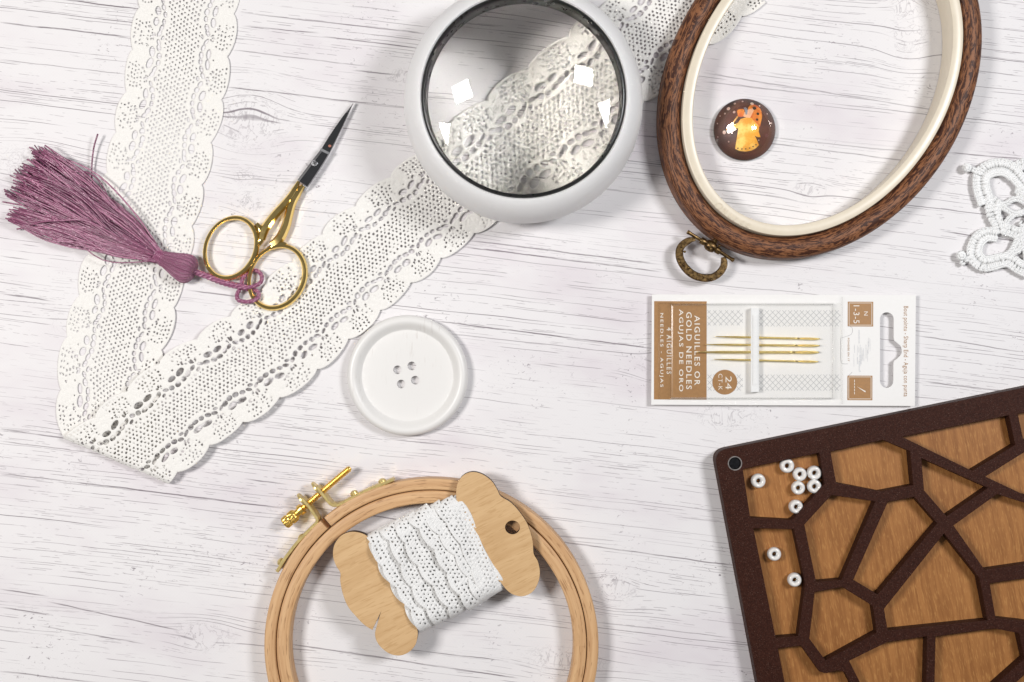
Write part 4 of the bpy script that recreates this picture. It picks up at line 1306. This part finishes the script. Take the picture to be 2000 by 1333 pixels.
    for pts in ([(B[0] - 2, B[1] - 2), (B[2] + 2, B[1] - 2)], [(B[0] - 2, B[3] + 2), (B[2] + 2, B[3] + 2)], [(B[0] - 2, B[1] - 2), (B[0] - 2, B[3] + 2)], [(B[2] + 2, B[1] - 2), (B[2] + 2, B[3] + 2)],
                [(1287, 592), (1313, 592)], [(1287, 592), (1287, 781)], [(1645, 580), (1645, 790)]):
        mb.tube(WA(pts, zc + .0009), .00022, 5)
    mb.build('blister_crease', M['film'], t, sharp=None)
    # the needles held in the foam
    zn = zc + .0016
    nd = [((1397, 657.6), (1601.6, 662.4), 'topmost gold needle in the foam bar of the card'), ((1378.4, 673), (1601, 675.6), 'second gold needle down in the foam bar, its point at the tan panel edge'),
          ((1361, 688), (1599.5, 688.5), 'longest and thickest gold needle, its point lying over the tan panel'), ((1394, 702), (1598.6, 707), 'lowest gold needle in the foam bar, just above the tan disc')]
    for i, (a, b, lab) in enumerate(nd):
        A = W(*a, zn); B_ = W(*b, zn); d = B_ - A; rad = (.00044, .00046, .00056, .00042)[i]
        mid_ = (A + B_) / 2; root = thing('needle', (mid_.x, mid_.y, zn), lab, 'needle', 'gold needles held on the card')
        f0 = .80
        mb = MB(); n = 30
        P = [A + d * (x * f0) for x in np.linspace(0, 1, n) ** 1.3]
        sc = [min(1, .2 + 3.2 * x) ** .8 for x in np.linspace(0, 1, n) ** 1.3]
        mb.tube(P, rad, 8, scale=sc)
        side = Vector((-d.y, d.x, 0)).normalized()
        # eye: two cheeks joined at the end
        for s_ in (-1, 1):
            Q = [A + d * (f0 - .01 + (1.01 - f0) * x) + side * s_ * rad * .62 * math.sin(pi * min(max(x, .0), 1)) ** .5 for x in np.linspace(0, 1, 14)]
            mb.tube(Q, rad * .55, 6)
        mb.tube([A + d * (.985), A + d * 1.0], rad * .8, 7, scale=[1, .5])
        mb.build('shaft', M['needle_gold'], root, sharp=None)


build_needle_card()


# ------------------------------------------------------------------ round wooden hoop
def build_round_hoop():
    zt = 0.0095
    c = W(842.5, 1262, zt); k = S * (H - zt) / H; C0 = Vector((c.x, c.y, 0))
    t = thing('round_hoop', (c.x, c.y, 0), 'round beech embroidery hoop with a brass tightening screw', 'embroidery hoop')

    def rr(hw, z0, z1, r):
        pts = []
        for (sx, sz, a0) in ((1, 1, 0), (-1, 1, 90), (-1, -1, 180), (1, -1, 270)):
            for q in range(4):
                a = math.radians(a0 + 30 * q)
                pts.append((sx * (hw - r) + r * math.cos(a), (z1 - r if sz > 0 else z0 + r) + r * math.sin(a)))
        return pts
    arc = lambda R_, a0, a1, n: [C0 + Vector((R_ * math.cos(a), R_ * math.sin(a), 0)) for a in np.linspace(a0, a1, n)]
    ga = math.atan2(-(1027 - 1262), 640 - 842.5)       # the split of the outer ring
    hg = 0.0155
    mb = MB(); mb.sweep(arc(315.8 * k, ga + hg, ga + 2 * pi - hg, 220), rr(11.0 * k, .0002, zt, .0007), False); mb.build('outer_ring', M['beech'], t, sharp=50)
    mb = MB(); mb.sweep(arc(290.5 * k, 0, 2 * pi, 241)[:-1], rr(12.6 * k, .0002, zt - .0002, .0008), True); mb.build('inner_ring', M['beech'], t, sharp=50)
    zo = lambda pts: zoom(pts, 5.554, 530, 890)
    z0, z1 = .0018, .0086
    rad = lambda px, py, off: None

    def strip(pts, name='bracket'):
        mb = MB(); P = spline(zo(pts), 60)
        hw = 3.2 * S
        mb.sweep(WA(P, z1), [(-hw, z0 - z1), (-hw, -.0003), (-hw * .7, 0), (hw * .7, 0), (hw, -.0003), (hw, z0 - z1)], False)
        return mb
    ma = strip([(58, 1262), (95, 1205), (140, 1130), (205, 1040), (290, 935), (380, 840), (448, 772), (486, 735), (497, 700), (478, 660), (440, 605), (385, 530), (330, 470)])
    mbb = strip([(1322, 262), (1260, 290), (1160, 330), (1060, 372), (960, 420), (860, 470), (770, 518), (700, 543), (655, 535), (620, 505), (580, 455), (530, 395), (488, 345)])
    for m_, rv in ((ma, [(95, 1150), (320, 885)]), (mbb, [(895, 405), (1200, 275)])):
        for (x, y) in rv:
            p = zo([(x, y)])[0]
            q = W(p[0], p[1], .0056); dr = (Vector((q.x, q.y, 0)) - C0).normalized()
            m_.lathe([(0, .0010), (.0009, .0008), (.0017, .0002), (.0017, -.001), (0, -.001)], q + dr * .0001, dr, seg=16, close_ends=False)
    # rounded ears of the two brackets
    ez = .0052
    for m_, (x, y), (tx, ty) in ((ma, (345, 485), (-.55, .83)), (mbb, (500, 360), (-.55, .83))):
        p = zo([(x, y)])[0]; q = W(p[0], p[1], ez); axd = (W(*zo([(865, 130)])[0], ez) - W(*zo([(130, 750)])[0], ez)).normalized()
        m_.lathe([(.0, -2.4 * S), (.0034, -2.4 * S), (.0036, -1.6 * S), (.0036, 1.6 * S), (.0034, 2.4 * S), (0, 2.4 * S)], q, axd, seg=32, close_ends=False)
    ma.build('bracket', M['brass_strip'], t, 'brass bracket at the nut end of the screw', sharp=35)
    mbb.build('bracket', M['brass_strip'], t, 'brass bracket at the free end of the screw', sharp=35)
    a0 = W(*zo([(195, 695)])[0], ez + .0006); a1 = W(*zo([(858, 132)])[0], ez + .0006); d = a1 - a0; ln = d.length
    mb = MB(); pf = [(0, 0), (.0011, 0)]; n = 34
    for i in range(n):
        x = .12 + .865 * i / n; pf += [(.00112, x * ln), (.00148, (x + .865 * .3 / n) * ln), (.00148, (x + .865 * .45 / n) * ln), (.00112, (x + .865 * .8 / n) * ln)]
    pf += [(.0010, .99 * ln), (.0008, ln), (0, ln)]
    mb.lathe(pf, a0, d, seg=20, close_ends=False); mb.build('screw', M['brass'], t, sharp=40)
    b0 = W(*zo([(140, 742)])[0], ez + .0006); b1 = W(*zo([(345, 570)])[0], ez + .0006); d = b1 - b0; l = d.length
    mb = MB()
    pf = [(0, 0), (.0016, 0), (.0024, .02 * l), (.00255, .06 * l), (.00255, .24 * l), (.0023, .27 * l), (.0023, .31 * l), (.0026, .34 * l), (.0026, .56 * l), (.0022, .62 * l), (.0017, .66 * l), (.0016, .78 * l), (.0024, .82 * l), (.0024, .98 * l), (0, .98 * l)]
    mb.lathe(pf, b0, d, seg=96, ridge=lambda a, j: 1 + (.055 * math.cos(16 * a) if j in (3, 4, 7, 8) else 0), close_ends=False)
    mb.build('thumb_nut', M['brass'], t, sharp=40)


build_round_hoop()


# ------------------------------------------------------------------ bobbin wound with narrow lace
def build_bobbin():
    zo = lambda pts: zoom(pts, 2.7027, 480, 860)
    z0, z1 = 0.0101, 0.0140
    c = W(852, 1090)
    t = thing('lace_bobbin', (c.x, c.y, z0), 'flat birch bobbin wound with narrow white lace lying across the round hoop', 'bobbin')
    right = [(1113, 330), (1110, 280), (1118, 228), (1148, 186), (1195, 168), (1248, 180), (1298, 216), (1328, 262), (1346, 296), (1400, 330), (1450, 385), (1490, 450), (1514, 530), (1520, 600), (1542, 640), (1553, 700), (1542, 757), (1512, 803), (1462, 825), (1412, 816), (1376, 790), (1346, 752)]
    left = [(905, 985), (908, 1030), (895, 1082), (860, 1120), (812, 1138), (760, 1128), (716, 1096), (690, 1060), (682, 1022), (690, 985), (713, 908), (690, 955), (668, 1003), (626, 976), (586, 936), (540, 880), (512, 812), (498, 742), (499, 702), (475, 660), (460, 610), (468, 552), (502, 506), (550, 485), (600, 488), (640, 506), (660, 536)]
    body_top = [(690, 555), (1100, 345)]
    body_bot = [(1325, 735), (915, 965)]
    # densify the rounded parts
    R_ = [tuple(p) for p in spline(right, 90)]
    La = [tuple(p) for p in spline(left[:10], 40)]; Lb = [tuple(p) for p in spline(left[12:], 60)]
    out = zo(R_ + body_bot + La + [left[10]] + Lb + body_top)
    hole = zo(circle_px(1408, 461, 39, 32, 36))
    me = curve_mesh([pxy(out, z1), pxy(hole, z1)], z0, z1, 0.00012, 1)
    mb = MB(); mb.take(me, 0, 1, smooth=False)
    mb.build('spool', [M['birch'], M['burnt']], t, sharp=25)
    # lace windings
    allV = []; allQ = []; off = 0
    tl, tr, br, bl = [np.array(p, float) for p in zo([(672, 530), (1112, 330), (1342, 752), (902, 975)])]
    zc = (z0 + z1) / 2

    def band(f_top, f_bot, hw, layer, seed, bulge=1.0, phase=0.0, wave=4.2):
        nonlocal off
        R = random.Random(seed)
        a = tl + (tr - tl) * f_top; b = bl + (br - bl) * f_bot
        d = b - a; ln = np.linalg.norm(d); d /= ln; n = np.array([-d[1], d[0]]) * -1      # n points to the right end
        edge = 13 + layer * 3.0
        Lh = ln + 2 * edge
        holes = []
        rows = int(hw * 2 / 8.2)
        for r in range(rows):
            v = -hw + 7.5 + r * (2 * hw - 13) / max(rows - 1, 1)
            m_ = int(Lh / 8.8)
            for q in range(m_):
                if R.random() < .04: continue
                big = R.random() < .16
                holes.append((q * 8.8 + (r % 2) * 4.4 + R.uniform(-1.3, 1.3), v + R.uniform(-1.0, 1.0), R.uniform(1.4, 2.5) * (1.35 if big else 1), R.uniform(1.0, 1.8), R.uniform(-1.0, 1.0)))
        lo = lambda U: -hw + 3 - (wave + 3.2) * np.abs(np.sin(U / 16.0 + phase)) ** .7; hi = lambda U: hw + wave * .5 * np.sin(U / 21.0 + phase)
        u, v, f, Q = lace_grid(Lh, -hw - 9, hw + 7, 1.05, holes, lo, hi)
        h = 1.1 * np.minimum(f, 2.2) / 2.2

        def place(w_):
            s_ = u - edge
            lift = layer * 2.6 + bulge * 3.0 - 5.4 * v / hw * (0.25 if layer == 0 else 1) + 1.4 * np.sin(u / 19. + seed) * np.sin(v / 9. + seed) + 0.9 * np.abs(np.sin(pi * u / 5.6 + 0.9 * np.floor(v / 4.1))) * np.abs(np.sin(pi * v / 4.1)) + 0.8 * np.sin(u / 11.3 + seed) * np.cos(v / 5.9)
            rad_ = 7.5 + lift * 0.5                       # half thickness in px at the rounded edge
            z = np.full(len(u), 0.0); x = s_.copy()
            mid = (s_ > 6) & (s_ < ln - 6)
            hh = (z1 - zc) / S + lift + w_
            # rounded shoulders: elliptical fall at both ends
            e0 = np.clip((s_ + edge) / (edge + 12), 0, 1); e1 = np.clip((ln + edge - s_) / (edge + 12), 0, 1)
            sh = np.sqrt(np.clip(1 - (1 - np.minimum(e0, e1)) ** 2, 0, 1))
            z = zc / S + (hh) * sh - 6 * (1 - sh)
            shift = 4.0 * np.sin(u / 33. + seed * 1.7)
            X = a[0] + d[0] * x + n[0] * (v + shift); Y = a[1] + d[1] * x + n[1] * (v + shift)
            k = (H - z * S) / H
            return np.stack([(X - 1000) * S * k, (666.5 - Y) * S * k, z * S], 1)
        V, QQ = thicken(place(.8 + h), place(-.8), Q)
        allV.append(V); allQ.append(QQ + off); off += len(V)
    # under layer
    for i in range(7):
        f = .06 + i * .147
        band(f, f, 19, 0, 20 + i, .2, i)
    # upper layer, each overlapping the next
    band(.90, .905, 21, 1.0, 3, .6, .5, 1.0)
    band(.075, .10, 20, 1.2, 9, .8, 2.0)
    band(.235, .285, 21, 1.7, 4, .9, 1.2)
    band(.41, .475, 22, 1.9, 5, .9, .2)
    band(.76, .815, 19, 1.5, 6, .7, 2.6)
    band(.60, .70, 22, 2.4, 7, 1.1, 1.0)
    V = np.vstack(allV); Q = np.vstack(allQ)
    np_mesh('wound_lace', V, Q, M['lace_white'], t)


build_bobbin()


# ------------------------------------------------------------------ bead sorting tray
def build_tray():
    zz = lambda pts: zoom(pts, 2.2477, 1350, 740)
    zb, zt = 0.0030, 0.0084
    # frame outline: square corner at top left, rounded, running out of the picture
    A = np.array([1394.5, 882.]); ex = np.array([2000 - 1394.5, 757.5 - 882]); ex /= np.linalg.norm(ex)
    ey = np.array([1483 - 1396.0, 1345 - 884]); ey /= np.linalg.norm(ey)
    Wd = 860.; Ht = 640.
    P00 = A; P10 = A + ex * Wd; P01 = A + ey * Ht; P11 = P10 + ey * Ht

    def rc(p, a, b, r, n=8):
        o = []
        for k in range(n + 1):
            f = k / n; o.append(tuple(p + a * r * (1 - f) ** 2 + b * r * f ** 2))
        return o
    out = rc(P00, ey, ex, 26) + rc(P10, -ex, ey, 26) + rc(P11, -ey, -ex, 26) + rc(P01, ex, -ey, 26)
    cells = [[(230, 402), (240, 396), (560, 328), (584, 462), (448, 612), (436, 618), (262, 609)],
             [(275, 660), (450, 664), (498, 897), (470, 1128), (372, 1136)],
             [(384, 1186), (484, 1175), (566, 1290), (592, 1297), (640, 1283), (672, 1290), (735, 1410), (760, 1470), (440, 1470)],
             [(615, 322), (840, 272), (958, 320), (972, 466), (830, 492), (640, 456)],
             [(930, 256), (1392, 163), (1420, 290), (1235, 402)],
             [(1437, 155), (1700, 103), (1720, 220), (1462, 270)],
             [(1013, 352), (1300, 480), (1122, 602), (1026, 490)],
             [(1295, 430), (1480, 316), (1760, 270), (1800, 560), (1461, 506)],
             [(616, 515), (806, 541), (660, 880), (550, 890), (500, 642)],
             [(864, 545), (978, 522), (1077, 636), (820, 945), (714, 882)],
             [(1110, 683), (1262, 876), (1298, 1060), (866, 1105), (850, 1010)],
             [(1155, 645), (1345, 510), (1500, 560), (1780, 640), (1780, 770), (1460, 812), (1292, 838)],
             [(545, 940), (662, 918), (795, 1000), (812, 1114), (592, 1235), (522, 1140)],
             [(1314, 900), (1461, 880), (1700, 845), (1740, 1110), (1461, 1062), (1340, 1050)],
             [(697, 1240), (862, 1160), (1034, 1134), (1026, 1470), (812, 1470)],
             [(1076, 1134), (1330, 1100), (1437, 1120), (1461, 1230), (1330, 1345), (1240, 1470), (1068, 1470)],
             [(1490, 1125), (1760, 1165), (1780, 1470), (1310, 1470), (1400, 1360), (1520, 1255)]]
    cells = [[tuple(np.array(q) + (np.array(q) - np.mean(c_, 0)) / np.linalg.norm(np.array(q) - np.mean(c_, 0)) * 3.2) for q in c_] for c_ in cells]
    hull = WA([tuple(P00), tuple(P10), tuple(P11), tuple(P01)], zt)
    ctr = (hull[0] + hull[2]) / 2
    t = thing('bead_tray', (ctr.x, ctr.y, 0), 'dark framed wooden sorting tray with irregular many sided compartments', 'sorting tray')
    mag = W(1435.5, 905.5, zt)
    hole = [(mag.x + 12.6 * S * math.cos(2 * pi * k / 32), mag.y + 12.6 * S * math.sin(2 * pi * k / 32)) for k in range(32)]
    me = curve_mesh([pxy(out, zt)] + [pxy(zz(c), zt) for c in cells] + [hole], zb + .00005, zt, 0.00016, 1)
    mb = MB(); mb.take(me, smooth=False); mb.build('divider_frame', M['mdf'], t, sharp=30)
    me = curve_mesh([pxy(out, zt)], .0002, zb, 0.0001, 1)
    mb = MB(); mb.take(me, 0, 1, smooth=False); mb.build('base_board', [M['ply'], M['mdf']], t, sharp=30)
    mb = MB(); m0 = Vector((mag.x, mag.y, zb))
    mb.lathe([(0, 0), (11.8 * S, 0), (11.8 * S, zt - zb - .0011), (10.8 * S, zt - zb - .0009), (0, zt - zb - .0009)], m0, seg=36, close_ends=False)
    mb.build('magnet', plain('dark_nickel', (0.06, 0.06, 0.065), .22, 1.0, .3, 900), t, sharp=30)
    mb = MB(); mb.tube([(mag.x + 12.9 * S * math.cos(a), mag.y + 12.9 * S * math.sin(a), zt - .0001) for a in np.linspace(0, 2 * pi, 41)[:-1]], .00028, 6, closed=True)
    mb.build('glue_ring', plain('glue_ring', (.22, .20, .19), .3, .0, .3, 900), t)
    # beads
    zbe = zb + .0021
    mb = MB()
    prof = []
    for k in range(28):
        a = 2 * pi * k / 28
        ca, sa = math.cos(a), math.sin(a)
        prof.append((.00196 + .00108 * (abs(ca) ** .85) * (1 if ca > 0 else -1), .0020 * (abs(sa) ** .9) * (1 if sa > 0 else -1)))
    prof.append(prof[0])
    first = None
    labs = ["pearl white bead nearest the tray's corner magnet, alone on its left", 'pearl white bead highest of the group near the corner compartment top',
            'pearl white bead at the centre of the cluster, its upper left touching two others', 'pearl white bead at the upper right of the cluster against the divider',
            'pearl white bead at the lower left of the cluster', 'pearl white bead at the lower right of the cluster', 'pearl white bead alone below the cluster beside the corner compartment wall',
            'upper pearl white bead in the narrow left compartment', 'lower pearl white bead in the narrow left compartment near the divider']
    for i, (x, y) in enumerate(zz([(296, 449), (422, 383), (478, 420), (542, 414), (471, 480), (542, 474), (461, 563), (366, 771), (455, 884)])):
        p = W(x, y, zbe + .001)
        if first is None:
            mb.lathe(prof, (0, 0, 0), seg=40, close_ends=False); o = mb.build('bead', M['pearl'], sharp=None); first = o
        else:
            o = first.copy(); col.objects.link(o)
        k_ = rng.uniform(.95, 1.04); o.scale = (k_ * rng.uniform(.98, 1.02), k_, 1)
        o.location = (p.x, p.y, zbe); o.rotation_euler = (rng.uniform(-.05, .05), rng.uniform(-.05, .05), rng.uniform(0, 6))
        tag(o, labs[i], 'bead', 'pearl beads in the sorting tray')


build_tray()
